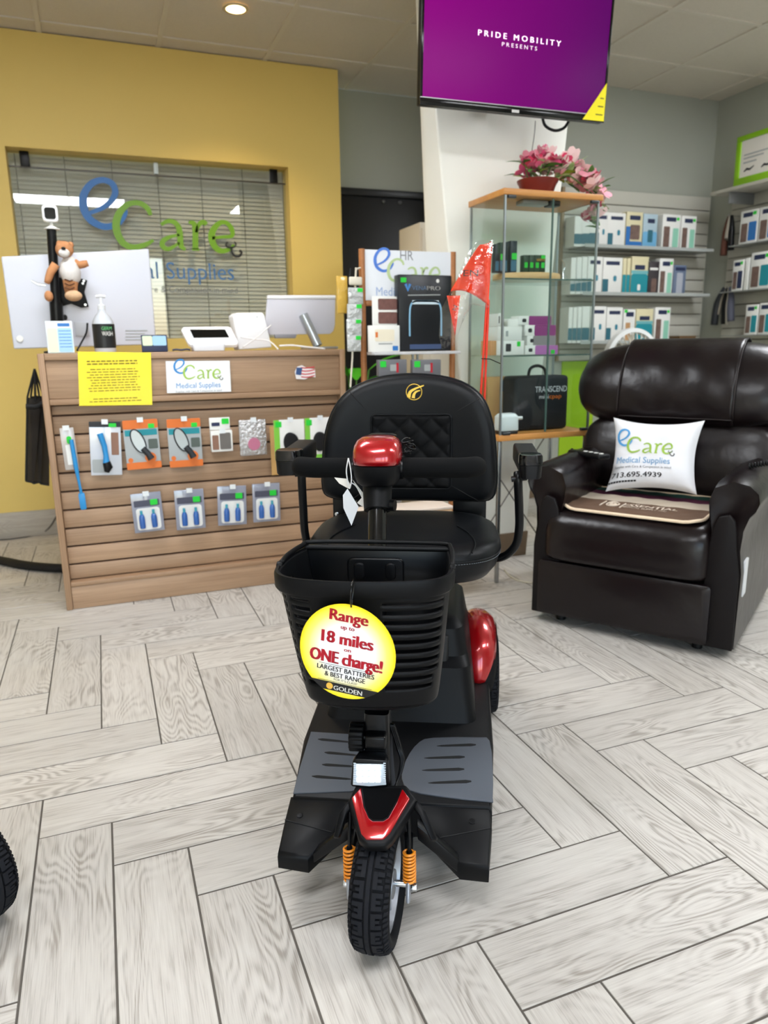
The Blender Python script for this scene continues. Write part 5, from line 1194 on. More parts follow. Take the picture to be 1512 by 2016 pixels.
B2 = kpack('carton', 'wide white carton in the middle of the carton stack in the glass cabinet', 'box', 946, 1028, 643, 671, y_, [(.32, .42, .3, .7, m_gry, 'print')], z=stackz(B3) + .0005)
B1 = kpack('carton', 'topmost white carton printed with a letter R in the glass cabinet', 'box', 937, 992, 617, 643, y_, [(.08, .25, .25, .8, m_dk, 'print'), (.8, .95, .6, .95, m_sgreen, 'price_sticker')], z=stackz(B2) + .0005)
kpack('carton', 'tan carton at the left end of the cabinet\'s middle shelf', 'box', 930, 967, 671, 698, y_ + .01, [], z=z2, bodym=m_tanb)
kpack('carton', 'small white carton on top of the carton stack in the cabinet', 'box', 1000, 1028, 628, 641, y_ + .02, [], z=stackz(B2) + .0005, th=.05)
prev = None
for i, (a, b, c, d, m, w) in enumerate(((1034, 1098, 680, 698, m_pnk, .3), (1038, 1094, 661, 679, mat('grey device', '8B8689', .4), .2), (1034, 1094, 640, 660, m_pur, .3), (1022, 1085, 622, 639, m_pur, .3))):
    o = kpack('carton', ['orchid pink carton with white end at the bottom of the cabinet stack', 'grey device box in the stack of purple cartons', 'purple carton with white end, second from the top of the stack', 'topmost purple carton of the stack in the cabinet'][i], 'box', a, b, c, d, y_ + .004 * i, [(w, 1, 0, 1, m, 'print'), (.1, .22, .3, .7, m_dk, 'print', .001, .3)] + ([(.78, .9, .05, .5, m_sgreen, 'price_sticker', .002)] if i == 0 else []), z=(z2 if prev is None else stackz(prev) + .0005), th=.07)
    prev = o
# upper shelf: round board and little boxes
c = onY(1025, 535, KY0 + .13)
t = thing('wooden_board', 'round wooden board lying on the upper glass shelf', 'board', (KX0 + .2, KY0 + .14, z3)); 
MB().lathe([(.0005, 0), (.150, .001), (.152, .006), (.152, .022), (.149, .026), (.0005, .026)], 40, Matrix.Scale(.80, 4, (0, 1, 0))).build('disc', wood('pale beech', 'C79E6A', 'DDB985', (.8, 8, 8), .5), t, smooth=40)
zb = z3 + .0268
m_gd = mat('dark green pack', '1D3B26', .4); m_bd = mat('blue black pack', '1C2A33', .4)
for i, (a, b, c) in enumerate(((975, 983, 480), (984, 991, 477), (992, 999, 476), (1005, 1018, 474))):
    kpack('slim_box', ['first', 'second', 'third', 'fourth'][i] + ' slim dark box with blue foot on the round board, from the left', 'box', a, b, c, 526, KY0 + .09, [(.1, .9, .06, .4, mat('steel blue print', '3E6C85', .4), 'print')] + ([(.2, .95, .42, .62, m_sgreen, 'price_sticker', .002)] if i % 2 else []), z=zb, th=.03, bodym=m_bd)
for i in range(4):
    a = 1031 + i * 11; kpack('small_box', ['leftmost', 'second', 'third', 'rightmost'][i] + ' small dark green box in the row on the round board', 'box', a, a + 10, 502, 525, KY0 + .085, [(.2, .8, .3, .6, m_sgreen, 'print')] + ([(.1, .9, .7, .98, m_sgreen, 'price_sticker', .002)] if i == 3 else []), z=zb, th=.03, bodym=m_gd)
t = thing('brass_tray', 'little brass object lying on the row of green boxes', 'ornament', (onY(1062, 490, KY0 + .1).x, KY0 + .1, zb + .049)); MB().lathe([(.0005, 0), (.025, .001), (.028, .010), (.0005, .011)], 18).build('dish', mat('brass', 'B79A5A', .3, .9), t, smooth=40)
t = thing('wire_figure', 'small dark wire stand at the right of the upper shelf', 'ornament', (KX1 - .11, KY0 + .1, z3))
for k in range(3): a_ = 2 * PI * k / 3; MB().tube([(.03 * math.cos(a_), .03 * math.sin(a_), .002), (0, 0, .035)], .002, 6).build('foot', m_silver, t)
MB().tube(spline([(0, 0, .03), (.01, 0, .06), (-.006, 0, .09)], 5), .0025, 6).build('stem', m_silver, t)
# bottom: bag, device, cardboard box
t = kpack('carry_case', 'black soft carry case with a top handle on the cabinet base', 'bag', 1014, 1119, 740, 848, KY0 + .092, [], z=KB + .001, th=.12, bodyname='case', bodym=mat('black nylon', '0E1118', .75, bump=(500, .3, .0006)), bev=.016)
w = onY(1119, 800, KY0 + .06).x - onY(1014, 800, KY0 + .06).x; h = onY(1066, 740, KY0 + .092).z - KB
letters('TRANSCEND', -.14 * w, .46 * w, h * .70, mat('white stitched print', 'D9DBE0', .5), t, basis((0, -.001, 0), (1, 0, 0), (0, 0, 1)), h * .11)
letters('mini', -.06 * w, .12 * w, h * .58, mat('white stitched print', 'D9DBE0', .5), t, basis((0, -.001, 0), (1, 0, 0), (0, 0, 1)), h * .08)
letters('cpap', .13 * w, .36 * w, h * .58, mat('orange stitched print', 'E0731E', .5), t, basis((0, -.001, 0), (1, 0, 0), (0, 0, 1)), h * .08)
MB().tube(spline([(-.045, .05, h - .006), (-.035, .05, h + .03), (0, .05, h + .042), (.035, .05, h + .03), (.05, .05, h - .006)], 6), .007, 8).build('handle', m_black, t, smooth=180)
t = thing('white_device', 'white box-shaped device with a side nozzle on the cabinet base', 'device', (KX0 + .062, KY0 + .018, KB + .001))
MB().loft([[(x, y, 0) for x, y in rrect(-.04, .045, 0, .062, .008)], [(x, y, .014) for x, y in rrect(-.04, .045, 0, .062, .008)]]).build('foot', m_dk, t, bevel=.002)
MB().loft([[(x, y, .0145) for x, y in rrect(-.042, .047, -.004, .065, .012)], [(x, y, .075) for x, y in rrect(-.042, .045, -.004, .065, .012)], [(x, y, .088) for x, y in rrect(-.03, .035, .006, .055, .012)]]).build('case', mat('white plastic', 'EDEFF2', .3), t, bevel=.003)
MB().tube([(.045, .02, .066), (.073, .02, .066)], .007, 10).build('nozzle', mat('white plastic', 'EDEFF2', .3), t, smooth=40)
kpack('cardboard_box', 'brown cardboard box with blue tape at the back of the cabinet base', 'box', 960, 1022, 742, 842, KY0 + .216, [(.45, 1, .72, .95, mat('blue tape', '41607C', .4), 'tape')], z=KB + .001, th=.07, bodym=m_tanb)

# ------------------------------------------------------------------ potted flowers on the cabinet top
c = onY(1058, 366, KY0 + .12)
fp = thing('potted_flowers', 'brown pot of pink artificial flowers trailing over the cabinet top', 'plant', (c.x, KY0 + .12, KT + .0245))
MB().lathe([(.0005, .0), (.062, .001), (.078, .045), (.085, .055), (.087, .062), (.080, .064), (.074, .05), (.0005, .05)], 28).build('pot', mat('brown plastic pot', '6E1F18', .4), fp, smooth=40)
def petal_mesh(nm, col, r, n=6):
    mb = MB()
    for i in range(n):
        a_ = 2 * PI * i / n
        pts = []
        for u, wd_ in ((0, .12), (.4, .62), (.75, .8), (1, .35)):
            for s_ in (-1, 1):
                x = r * u; y = s_ * r * wd_ * .5; z = r * .55 * u * u ** .2 - .12 * r * abs(s_) * (u > .3) * u
                pts.append((x * math.cos(a_) - y * math.sin(a_), x * math.sin(a_) + y * math.cos(a_), z + .002 * i))
        mb.add(pts, [(0, 1, 3, 2), (2, 3, 5, 4), (4, 5, 7, 6)])
    me = mb.mesh(nm); me.materials.append(mat(col[0], col[1], .6, sheen=.3)); me.shade_smooth(); return me
BL = [petal_mesh('blossom', ('hot pink petal', 'EE5C92'), .040), petal_mesh('blossom', ('pink petal', 'F7A3B8'), .037), petal_mesh('blossom', ('pale pink petal', 'FBD8D8'), .040), petal_mesh('blossom', ('rose red petal', 'DC3F68'), .034)]
def leaf_mesh(col, L, w):
    mb = MB(); pts = []
    for u in (0, .2, .45, .7, .9, 1):
        wd_ = w * math.sin(PI * min(.97, u * .9 + .06)); z = -.25 * L * u * u + .18 * L * u
        pts += [(L * u, -wd_ / 2, z + .1 * wd_), (L * u, 0, z), (L * u, wd_ / 2, z + .1 * wd_)]
    fs = []
    for i in range(5): fs += [(i * 3, i * 3 + 1, i * 3 + 4, i * 3 + 3), (i * 3 + 1, i * 3 + 2, i * 3 + 5, i * 3 + 4)]
    mb.add(pts, fs); me = mb.mesh('leaf'); me.materials.append(mat(*col, rough=.5)); me.shade_smooth(); return me
LF = [leaf_mesh(('deep leaf', '4F7F38'), .095, .034), leaf_mesh(('pale leaf', 'BFDAA0'), .09, .034), leaf_mesh(('lime leaf', '93AE3C'), .08, .030)]
rf = random.Random(11)
def addm(me, par, loc, rot, s=1): 
    o = bpy.data.objects.new(me.name.split('.')[0], me); COL.objects.link(o); o.parent = par; o.location = loc; o.rotation_euler = rot; o.scale = (s, s, s); return o
spots_ = []
for i in range(46): 
    a_ = rf.uniform(0, 2 * PI); r_ = .09 * math.sqrt(rf.random()); spots_.append((r_ * math.cos(a_) + .015, r_ * math.sin(a_) * .7 - .015, .085 + .07 * (1 - (r_ / .1) ** 2) + rf.uniform(-.02, .015)))
for i in range(30):
    t_ = i / 29; spots_.append((.10 + .19 * t_ + rf.uniform(-.02, .02), rf.uniform(-.075, .015), .105 * (1 - t_) ** 1.1 + .025 + rf.uniform(-.015, .03)))
for i in range(8): spots_.append((.275 + rf.uniform(-.015, .02), rf.uniform(-.05, .02), rf.uniform(-.09, .02)))
for x, y, z in spots_:
    addm(BL[rf.choice((0, 0, 1, 1, 2, 2, 3) if x < .1 else (1, 2, 2, 1, 3))], fp, (x, y, z), (rf.uniform(.2, 1.2), rf.uniform(-.6, .6), rf.uniform(0, 6)), rf.uniform(.75, 1.15))
    if rf.random() < .9: addm(LF[rf.choice((0, 0, 1, 2))], fp, (x, y + .005, z - .02), (rf.uniform(-.4, .4), rf.uniform(-.9, .3), rf.uniform(0, 6.28)), rf.uniform(.6, 1.05))
for i in range(7): a_ = i * .9; MB().tube(spline([(.02 * math.cos(a_), .02 * math.sin(a_), .045), (.05 * math.cos(a_), .04 * math.sin(a_), .09), (.06 * math.cos(a_) + .01, .05 * math.sin(a_), .13)], 4), .002, 5).build('stem', mat('deep leaf', '3E6B2C', .5), fp)
MB().tube(spline([(.05, -.01, .07), (.13, -.03, .085), (.22, -.03, .04), (.285, -.02, .0), (.29, -.02, -.08)], 5), .003, 5).build('stem', mat('deep leaf', '3E6B2C', .5), fp)

# ================================================================== SIGN RACK beside the counter
RY = 2.95
k_ = thing('sign_rack', 'wooden rack with a white panel, shelf and two uprights beside the counter', 'display rack', (onY(708, 700, RY).x, RY, 0)); o = Vector(k_.location)
m_rw = wood('reddish wood', '9A6236', 'B87A48', (.5, 12, 12), .45)
zt_ = onY(714, 490, RY).z
for a in (714, 891):
    x = onY(a, 600, RY).x - o.x; MB().tube([(x, 0, .0), (x, 0, zt_)], .013, 12).build('upright', m_rw, k_, smooth=50)
xl, xr = onY(718, 540, RY).x - o.x, onY(888, 540, RY).x - o.x
pz0 = onY(800, 592, RY).z
pn = box(xl, xr, -.004, .004, pz0, zt_ - .002).build('panel', mat('whiteboard', 'E6EBF2', .25), k_)
box(xl, xr, -.010, .010, pz0 - .022, pz0 - .001).build('crossbar', m_rw, k_, bevel=.003)
zs = onY(800, 692, RY).z
box(xl, xr, -.10, .01, zs - .012, zs).build('shelf', mat('pale shelf', 'C9C9CB', .4), k_, bevel=.002)
box(xl, xr, -.012, .012, .12, .15).build('crossbar', m_rw, k_, bevel=.003)
for a in (797, 806): x = onY(a, 700, RY).x - o.x; box(x - .004, x + .004, -.09, -.082, zs - .09, zs - .012).build('bracket', mat('satin metal', '9AA3A5', .35, .8), k_)
for sx in (xl, xr): box(sx - .01, sx + .01, -.15, .15, 0, .03).build('foot', m_rw, k_, bevel=.004)
rs_ = thing('rack_logo', 'blue and green company lettering on the white rack panel', 'sign', (onY(738, 545, RY).x, RY - .0046, onY(738, 552, RY).z))
logo(rs_, basis((0, 0, 0), (1, 0, 0), (0, 0, 1)), .31, .0005, mb=(mat('logo cornflower', '4F7FD6', .4), mat('logo pale green', 'B9CF9A', .4), mat('logo silver', 'B8BCC2', .4), mat('logo pale blue', '9DB2D6', .4)), tag_=False)
a = onY(787, 512, RY) - Vector(rs_.location); letters('HR', a.x, a.x + .06, a.z, mat('faded marker', '8C9096', .6), rs_, basis((0, 0, 0), (1, 0, 0), (0, 0, 1)), .04)
SYp = RY - .05
t = packpx('device_box', 'black boxed leg massager with glowing blue picture on the rack shelf', 'box', None, 785, 889, 541, 691, SYp, [(.04, .14, .9, .96, m_sgreen, 'price_sticker', .002), (.70, .76, .9, .95, m_w, 'print', .001, .5)], th=.05, bodym=mat('black carton', '0B0F16', .3), bev=.004)
t.location.z = zs + .0008
w = onY(889, 610, SYp).x - onY(785, 610, SYp).x; h = onY(837, 541, SYp).z - onY(837, 691, SYp).z
Fm = basis((-w / 2, -.001, 0), (1, 0, 0), (0, 0, 1))
letters('VENA', .25 * w, .52 * w, .805 * h, mat('steel print', '56708F', .4), t, Fm, .055 * h); letters('PRO', .53 * w, .78 * w, .805 * h, m_w, t, Fm, .055 * h, .0006)
put(stroke_mb([([(.13 * w, .88 * h), (.17 * w, .80 * h), (.21 * w, .88 * h)], .012)], .0004), Fm).build('print_mark', mat('bright blue print', '3F7FC4', .4), t)
put(stroke_mb([([(.17 * w, .735 * h), (.78 * w, .745 * h)], .004)], .0004), Fm).build('print_line', m_gry, t)
m_glow = mat('ice blue print', '86B8D8', .4)
put(stroke_mb([([tuple(v) for v in spline([(.2 * w, .2 * h), (.2 * w, .45 * h), (.22 * w, .6 * h), (.3 * w, .655 * h), (.5 * w, .66 * h), (.7 * w, .655 * h), (.78 * w, .6 * h), (.8 * w, .45 * h), (.8 * w, .2 * h)], 5)], [.004, .005, .006, .008] + [.012] * 34 + [.008, .006, .005])] if False else [([tuple(v) for v in spline([(.2 * w, .2 * h), (.2 * w, .45 * h), (.22 * w, .6 * h), (.3 * w, .655 * h), (.5 * w, .66 * h), (.7 * w, .655 * h), (.78 * w, .6 * h), (.8 * w, .45 * h), (.8 * w, .2 * h)], 5)], .007)], .0004), Fm).build('print_device', m_glow, t)
put(stroke_mb([([(.25 * w, .645 * h), (.75 * w, .645 * h)], .016)], .0004), Fm).build('print_device', mat('white print b', 'C9DDE8', .4), t)
put(stroke_mb([([(.2 * w, .06 * h), (.8 * w, .06 * h)], .02)], .0004), Fm).build('print_device', mat('slate print', '3A4C70', .4), t)
m_ph = mat('brown photo', '6F4A44', .5, var=.35, vscale=60)
t = packpx('photo_leaflet', 'white leaflet with two brown photographs on the rack', 'leaflet', None, 733, 786, 581, 690, SYp + .02, [(.22, .92, .76, .96, m_ph, 'photo'), (.22, .92, .51, .72, m_ph, 'photo')], th=.002, bodyname='sheet'); t.location.z = zs + .0008
t = packpx('card_leaflet', 'white card with a small map print, standing lowest on the rack shelf', 'leaflet', None, 727, 787, 638, 690, SYp - .02, [(.18, .82, .4, .85, mat('cream print', 'E6DEC8', .5), 'print'), (.3, .75, .28, .33, m_gry, 'print'), (.76, .94, .04, .22, m_blu, 'print'), (.2, .28, .55, .75, m_orng, 'print')], th=.02, bodyname='holder'); t.location.z = zs + .0008
for i, (a, b) in enumerate(((746, 801), (813, 868))):
    packpx('hanging_box', ['grey boxed device under the rack shelf, left one', 'grey boxed device under the rack shelf, right one'][i], 'box', 'grey boxes under the rack shelf', a, b, 708, 740, SYp - .078, [(.05, .25, .55, .92, m_sgreen, 'price_sticker', .002), (.4, .7, .3, .7, m_gry, 'print'), (.62, .7, .2, .8, mat('red print', 'B01226', .4), 'print')], th=.03, bodym=mat('grey carton', '6A6B70', .4))
# clip strip with pouches
CSY = RY - .02
a = onY(697, 520, CSY)
t = thing('clip_strip', 'hanging clip strip of clear pouches with green stickers left of the rack', 'clip strip', (a.x, CSY, onY(697, 760, CSY).z)); o2 = Vector(t.location)
MB().tube(spline([onY(x, y, CSY) - o2 for x, y in ((701, 527), (699, 570), (696, 640), (694, 700), (692, 730), (690, 762))], 4), .004, 7).build('strip', mat('ivory plastic', 'D6D0C0', .5), t, smooth=60)
x_, = (onY(690, 525, CSY) - o2).x,
MB().tube([onY(690, 528, CSY) - o2, onY(688, 545, CSY) - o2], .003, 6).build('hook', m_dk, t)
MB().tube([onY(701, 530, CSY) - o2, onY(714, 526, CSY + .02) - o2], .004, 6).build('hook_arm', mat('ivory plastic', 'D6D0C0', .5), t)
pm_ = mat('clear foil pouch', 'BFC3C2', .12, .25, coat=.8, bump=(60, 1.0, .012))
for i, (x0, x1, y0, y1) in enumerate(((686, 712, 545, 562), (684, 714, 566, 600), (682, 712, 598, 634), (681, 711, 628, 664), (682, 710, 660, 692))):
    A, B_ = onY(x0, y0, CSY - .006 - .004 * i) - o2, onY(x1, y1, CSY - .006 - .004 * i) - o2
    po = box(A.x, B_.x, A.y - .012, A.y, B_.z, A.z).build('pouch', pm_ if i else mat('ivory plastic', 'D6D0C0', .5), t, bevel=.005)
    if i: box(A.x + .6 * (B_.x - A.x), A.x + .95 * (B_.x - A.x), A.y - .0135, A.y - .0122, A.z - .018, A.z - .003).build('price_sticker', m_sgreen, po)
packpx('yellow_pouch', 'yellow pouch hanging between display and clip strip', 'package', None, 664, 685, 543, 617, RY - .02, [], th=.012, bodym=mat('yellow pouch', 'C9A23E', .3, coat=.5, bump=(40, .6, .008)), bev=.004)

# ------------------------------------------------------------------ leafy plant behind the counter, cream cabinet by the column, carton behind the seat
PYp = 3.9; c = onY(702, 740, PYp)
t = thing('floor_plant', 'bright green leafy plant in a pot behind the right end of the counter', 'plant', (c.x, PYp, 0))
MB().lathe([(.0005, 0), (.12, .002), (.15, .26), (.16, .28), (.145, .285), (.14, .25), (.0005, .25)], 28).build('pot', mat('dark pot', '3A3330', .5), t, smooth=40)
big = leaf_mesh(('bright leaf', '3FA51E'), .26, .11)
for i in range(14):
    a_ = i * 2.4; hh_ = .55 + .028 * i
    MB().tube(spline([(0, 0, .25), (.03 * math.cos(a_), .03 * math.sin(a_), hh_ * .7), (.07 * math.cos(a_), .07 * math.sin(a_), hh_)], 4), .005, 6).build('stem', mat('deep leaf', '3E6B2C', .5), t, smooth=60)
    addm(big, t, (.07 * math.cos(a_), .07 * math.sin(a_), hh_), (0, -.5 + .05 * (i % 4), a_), .8 + .03 * (i % 5))
a, b = onY(826, 437, 3.9), onY(860, 437, 3.9)
t = thing('cream_cupboard', 'tall plain cream cupboard standing behind the white column', 'cupboard', (a.x, 3.9, 0))
box(0, .34, 0, .30, .002, a.z).build('body', mat('cream laminate', 'D3CCBE', .5), t, bevel=.006); box(.01, .165, -.016, -.001, .04, a.z - .03).build('door', mat('cream laminate', 'D3CCBE', .5), t, bevel=.003); box(.175, .33, -.016, -.001, .04, a.z - .03).build('door', mat('cream laminate', 'D3CCBE', .5), t, bevel=.003)
BYx = 2.62; a, b = onY(715, 1000, BYx), onY(893, 1000, BYx); zt_ = onY(850, 1000, BYx).z
t = thing('lidded_carton', 'pale brown carton with a light lid behind the scooter seat', 'box', ((a.x + b.x) / 2, BYx, 0)); w = (b.x - a.x) / 2
box(-w + .006, w - .006, 0, .14, .001, zt_ - .012).build('carton', mat('pale cardboard', 'D2AE86', .7), t, bevel=.003)
box(-w, w, -.004, .144, zt_ - .012, zt_).build('lid', mat('pale lid', 'CDBFB2', .6), t, bevel=.003)
# ================================================================== SLATWALLS with stock
m_sw = mat('off white slatwall', 'BDBBB0', .5); m_swg = mat('slat groove', '6B6558', .7)
SX0, SX1, SZ0, SZ1 = 2.885, 4.085, .93, 2.02
sw = struct(box(SX0, SX1, BY - .012, BY, SZ0, SZ1).build('wall_slatboard', m_swg))
z = SZ1; n = 0
while z > SZ0 + .05:
    box(SX0, SX1, BY - .026, BY - .0121, z - (.0762 if n else .09) + .005, z).build('slat', m_sw, sw, bevel=.0015); z -= (.0762 if n else .09) + .001; n += 1
box(SX0 - .02, SX0 - .001, BY - .03, BY, SZ0, SZ1).build('edge_strip', mat('tan edge', '8E7A5E', .6), sw)
struct(box(2.93, 3.2, BY - .008, BY, .121, .925).build('trim_9', mat('lime green panel', '9CC21A', .5)))
box_y = BY - .14
def shelf(z, x0, x1, label):
    t = thing('ledge_shelf', label, 'shelf', (x0, BY - .026, z))
    box(0, x1 - x0, -.17, 0, -.006, 0).build('ledge', mat('grey ledge', '8F918D', .4), t, bevel=.001); box(0, x1 - x0, -.172, -.17, -.006, .014).build('lip', mat('clear lip', 'A9ADAA', .2), t); return t
yF = BY - .15
zs1, zs2, zs3 = onY(1250, 490, yF).z, onY(1250, 581, yF).z, onY(1250, 674, yF).z
shelf(zs1, 2.93, 3.98, 'upper ledge of the slatwall behind the recliner'); shelf(zs2, 2.93, 3.98, 'middle ledge of the slatwall behind the recliner'); shelf(zs3, 2.93, 3.98, 'lower ledge of the slatwall behind the recliner')
m_lt2 = mat('mint print', '8CC7AE', .5); m_sky = mat('sky print', '6BA7CC', .5); m_crm = mat('cream carton', 'D8CFA9', .5); m_leg = mat('leg photo', '6E5850', .5, var=.55, vscale=28); m_dteal = mat('dark teal print', '2D6676', .5)
WHITE = lambda: [(.15, .85, .80, .90, m_navy, 'header'), (.55, .72, .36, .52, mat('teal drop', '2E7E94', .5), 'print', .001, .45), (0, .3, .08, .42, m_dteal, 'print')]
PHOTO = lambda c: [(.2, .75, .80, .92, m_navy, 'header'), (.78, .92, .84, .92, m_sgreen, 'price_sticker', .002), (.08, .42, .08, .66, m_leg, 'photo'), (.60, .92, .06, .62, c, 'print')]
def grad(c1): return [(0, 1, 0, .55, c1, 'print'), (0, 1, .55, .64, mat('teal fade', '6FAFB4', .5), 'print'), (.2, .8, .66, .78, m_navy, 'header'), (.4, .58, .12, .28, m_w, 'print', .001, .3)]
rows = [
 (zs1, [(1131, 1146, 425, 'W'), (1146, 1160, 423, 'W'), (1160, 1173, 420, 'W'), (1172, 1198, 417, 'W'), (1197, 1231, 419, 'W'), (1233, 1265, 417, 'B'), (1266, 1294, 421, 'S'), (1304, 1339, 422, 'P'), (1341, 1370, 425, 'P')]),
 (zs2, [(1124, 1134, 507, 'W'), (1135, 1145, 506, 'W'), (1146, 1156, 505, 'W'), (1157, 1186, 505, 'W'), (1187, 1225, 507, 'W'), (1226, 1233, 508, 'G'), (1234, 1241, 508, 'G'), (1243, 1276, 505, 'G'), (1277, 1297, 515, 'D'), (1298, 1325, 509, 'P'), (1326, 1350, 522, 'L')]),
 (zs3, [(1119, 1127, 605, 'W'), (1128, 1136, 605, 'W'), (1137, 1145, 604, 'W'), (1146, 1161, 603, 'W'), (1163, 1193, 603, 'W'), (1194, 1225, 605, 'W'), (1227, 1250, 609, 'T'), (1252, 1285, 608, 'G'), (1289, 1319, 605, 'P'), (1336, 1368, 661, 'K')])]
rn = ['upper', 'middle', 'lower']; on = ['first', 'second', 'third', 'fourth', 'fifth', 'sixth', 'seventh', 'eighth', 'ninth', 'tenth', 'eleventh']
kd = dict(W='white stocking box with teal print', B='blue stocking pack with photo', S='light blue stocking pack', P='photo stocking pack with mint panel', G='cream and teal stocking box', D='dark photo stocking pack', L='slate blue pack with leg photo', T='beige stocking pack', K='low brown carton')
for ri, (zz_, items) in enumerate(rows):
    for ci, (a, b, c, kk) in enumerate(items):
        spec, body = WHITE(), m_w
        if kk == 'B': spec, body = [(0, 1, 0, .2, m_blu, 'print'), (0, .25, 0, .6, m_blu, 'print'), (.25, .85, .25, .65, m_leg, 'photo'), (.2, .85, .78, .9, m_navy, 'header')], m_crm
        if kk == 'S': spec, body = [(0, 1, 0, .5, m_sky, 'print'), (.35, .7, .2, .55, m_dteal, 'photo'), (.3, .8, .74, .86, m_navy, 'header')], mat('pale blue carton', 'A9BEC9', .5)
        if kk == 'P': spec = PHOTO(m_lt2)
        if kk == 'G': spec, body = grad(m_teal), m_crm
        if kk == 'D': spec, body = [(.1, .9, .75, .82, m_w, 'print'), (.3, .8, .1, .5, m_leg, 'photo')], mat('dark carton', '3A3538', .5)
        if kk == 'L': spec, body = [(.25, .75, .05, .75, mat('grey photo', 'A9ADB8', .5), 'photo'), (.1, .9, .82, .93, m_navy, 'header')], mat('slate carton', '67748C', .5)
        if kk == 'T': spec, body = [(.2, .6, .05, .6, mat('tan photo', 'B98F63', .5), 'photo'), (.2, .85, .78, .92, m_navy, 'header'), (.05, .3, .9, .99, m_sgreen, 'price_sticker', .002)], m_w
        if kk == 'K': spec, body = [], mat('brown carton', '6E5334', .6)
        l, r = onY(a, c + 30, yF).x, onY(b, c + 30, yF).x; ztp = onY((a + b) / 2, c, yF).z
        if b - a < 18: spec = [(0, 1, .08, .42, m_dteal, 'print')] if kk == 'W' else [(0, 1, 0, .55, m_teal, 'print')]
        pack('stocking_pack', '%s, %s from the cabinet on the %s ledge' % (kd[kk], on[ci], rn[ri]), 'package', 'stocking packs on the slatwall ledges', l, r - .001, zz_ + .0005, ztp, yF, spec, th=.1, bodym=body)

# right wall: shelf, slatboard, framed sign, packs and hanging braces
XW = RX
s2 = struct(box(XW - .012, XW, 2.6, 4.03, .93, 1.978).build('wall_slatboard_right', m_swg))
z = 1.978
while z > 1.0: box(XW - .026, XW - .0121, 2.6, 4.03, z - .0712, z).build('slat', m_sw, s2, bevel=.0015); z -= .0772
shz = onX(1512, 372, XW - .28).z
t = thing('top_shelf', 'white shelf board above the packs on the right wall', 'shelf', (XW, 4.0, 2.0))
yb1 = 4.0
box(-.25, -.027, 2.6 - 4.0, yb1 - 4.0, -.02, .0).build('board', mat('shelf white', 'BFBCB0', .5), t, bevel=.002)
for y in (-.15, -.75): box(-.23, -.027, y, y + .012, -.09, -.0205).build('bracket', mat('shelf grey', '77797A', .4), t)
P = [onX(a, b, XW - .22) for a, b in ((1446, 366), (1455, 271))]
y0, y1 = P[0].y, P[0].y - .62; zb, zt = 2.0005, P[1].z
t = thing('framed_sign', 'white printed poster in a lime green frame standing on the right wall shelf', 'sign', (XW - .22, y0, zb)); H__ = zt - zb
mb = MB(); 
for (a, b, c, d) in ((0, -.62, 0, .045), (0, -.62, H__ - .03, H__), (0, -.035, .045, H__ - .03), (-.585, -.62, .045, H__ - .03)): mb.box(-.012, .012, min(a, b), max(a, b), c, d)
mb.build('frame', mat('lime frame', '86BC17', .4), t, bevel=.002)
box(-.004, .004, -.586, -.034, .044, H__ - .029).build('poster', mat('poster white', 'DDD9D0', .5), t)
for i, (y, z_) in enumerate(((-.06, .17), (-.06, .15), (-.06, .125))): box(-.0055, -.0045, y - .2 + .05 * i, y, z_, z_ + .008).build('print_line', m_gry, t)
for y in (-.07, -.2, -.33): put(stroke_mb([([(0, 0), (.02, .012), (.045, .006), (.075, .022)], [.006, .014, .012, .004])], .0006), basis((-.005, y, .078), (0, -1, 0), (0, 0, 1))).build('print_figure', m_dk, t)
def packX(label, a, b, c, d, x, spec, zb=None, th=.09, name='stocking_pack', body=None):
    l, r = onX(a, (c + d) / 2, x), onX(b, (c + d) / 2, x); zt = onX((a + b) / 2, c, x).z; zb_ = zb if zb is not None else onX((a + b) / 2, d, x).z; w = l.y - r.y
    t = thing(name, label, 'package', (x, (l.y + r.y) / 2, zb_), -PI / 2, 'packs on the right wall')
    h = zt - zb_
    box(-w / 2, w / 2, 0, th, 0, h).build('box', body or m_w, t, bevel=.0015)
    for i, sp in enumerate(spec):
        u0, u1, v0, v1, m, nm = sp[:6]; q = rrect(-w / 2 + u0 * w, -w / 2 + u1 * w, v0 * h, v1 * h, min((u1 - u0) * w, (v1 - v0) * h) * .12, 3)
        MB().loft([[(a_, .0005, b_) for a_, b_ in q], [(a_, -.0008 - i * .0001, b_) for a_, b_ in q]]).build(nm, m, t)
    return t
XP = XW - .14
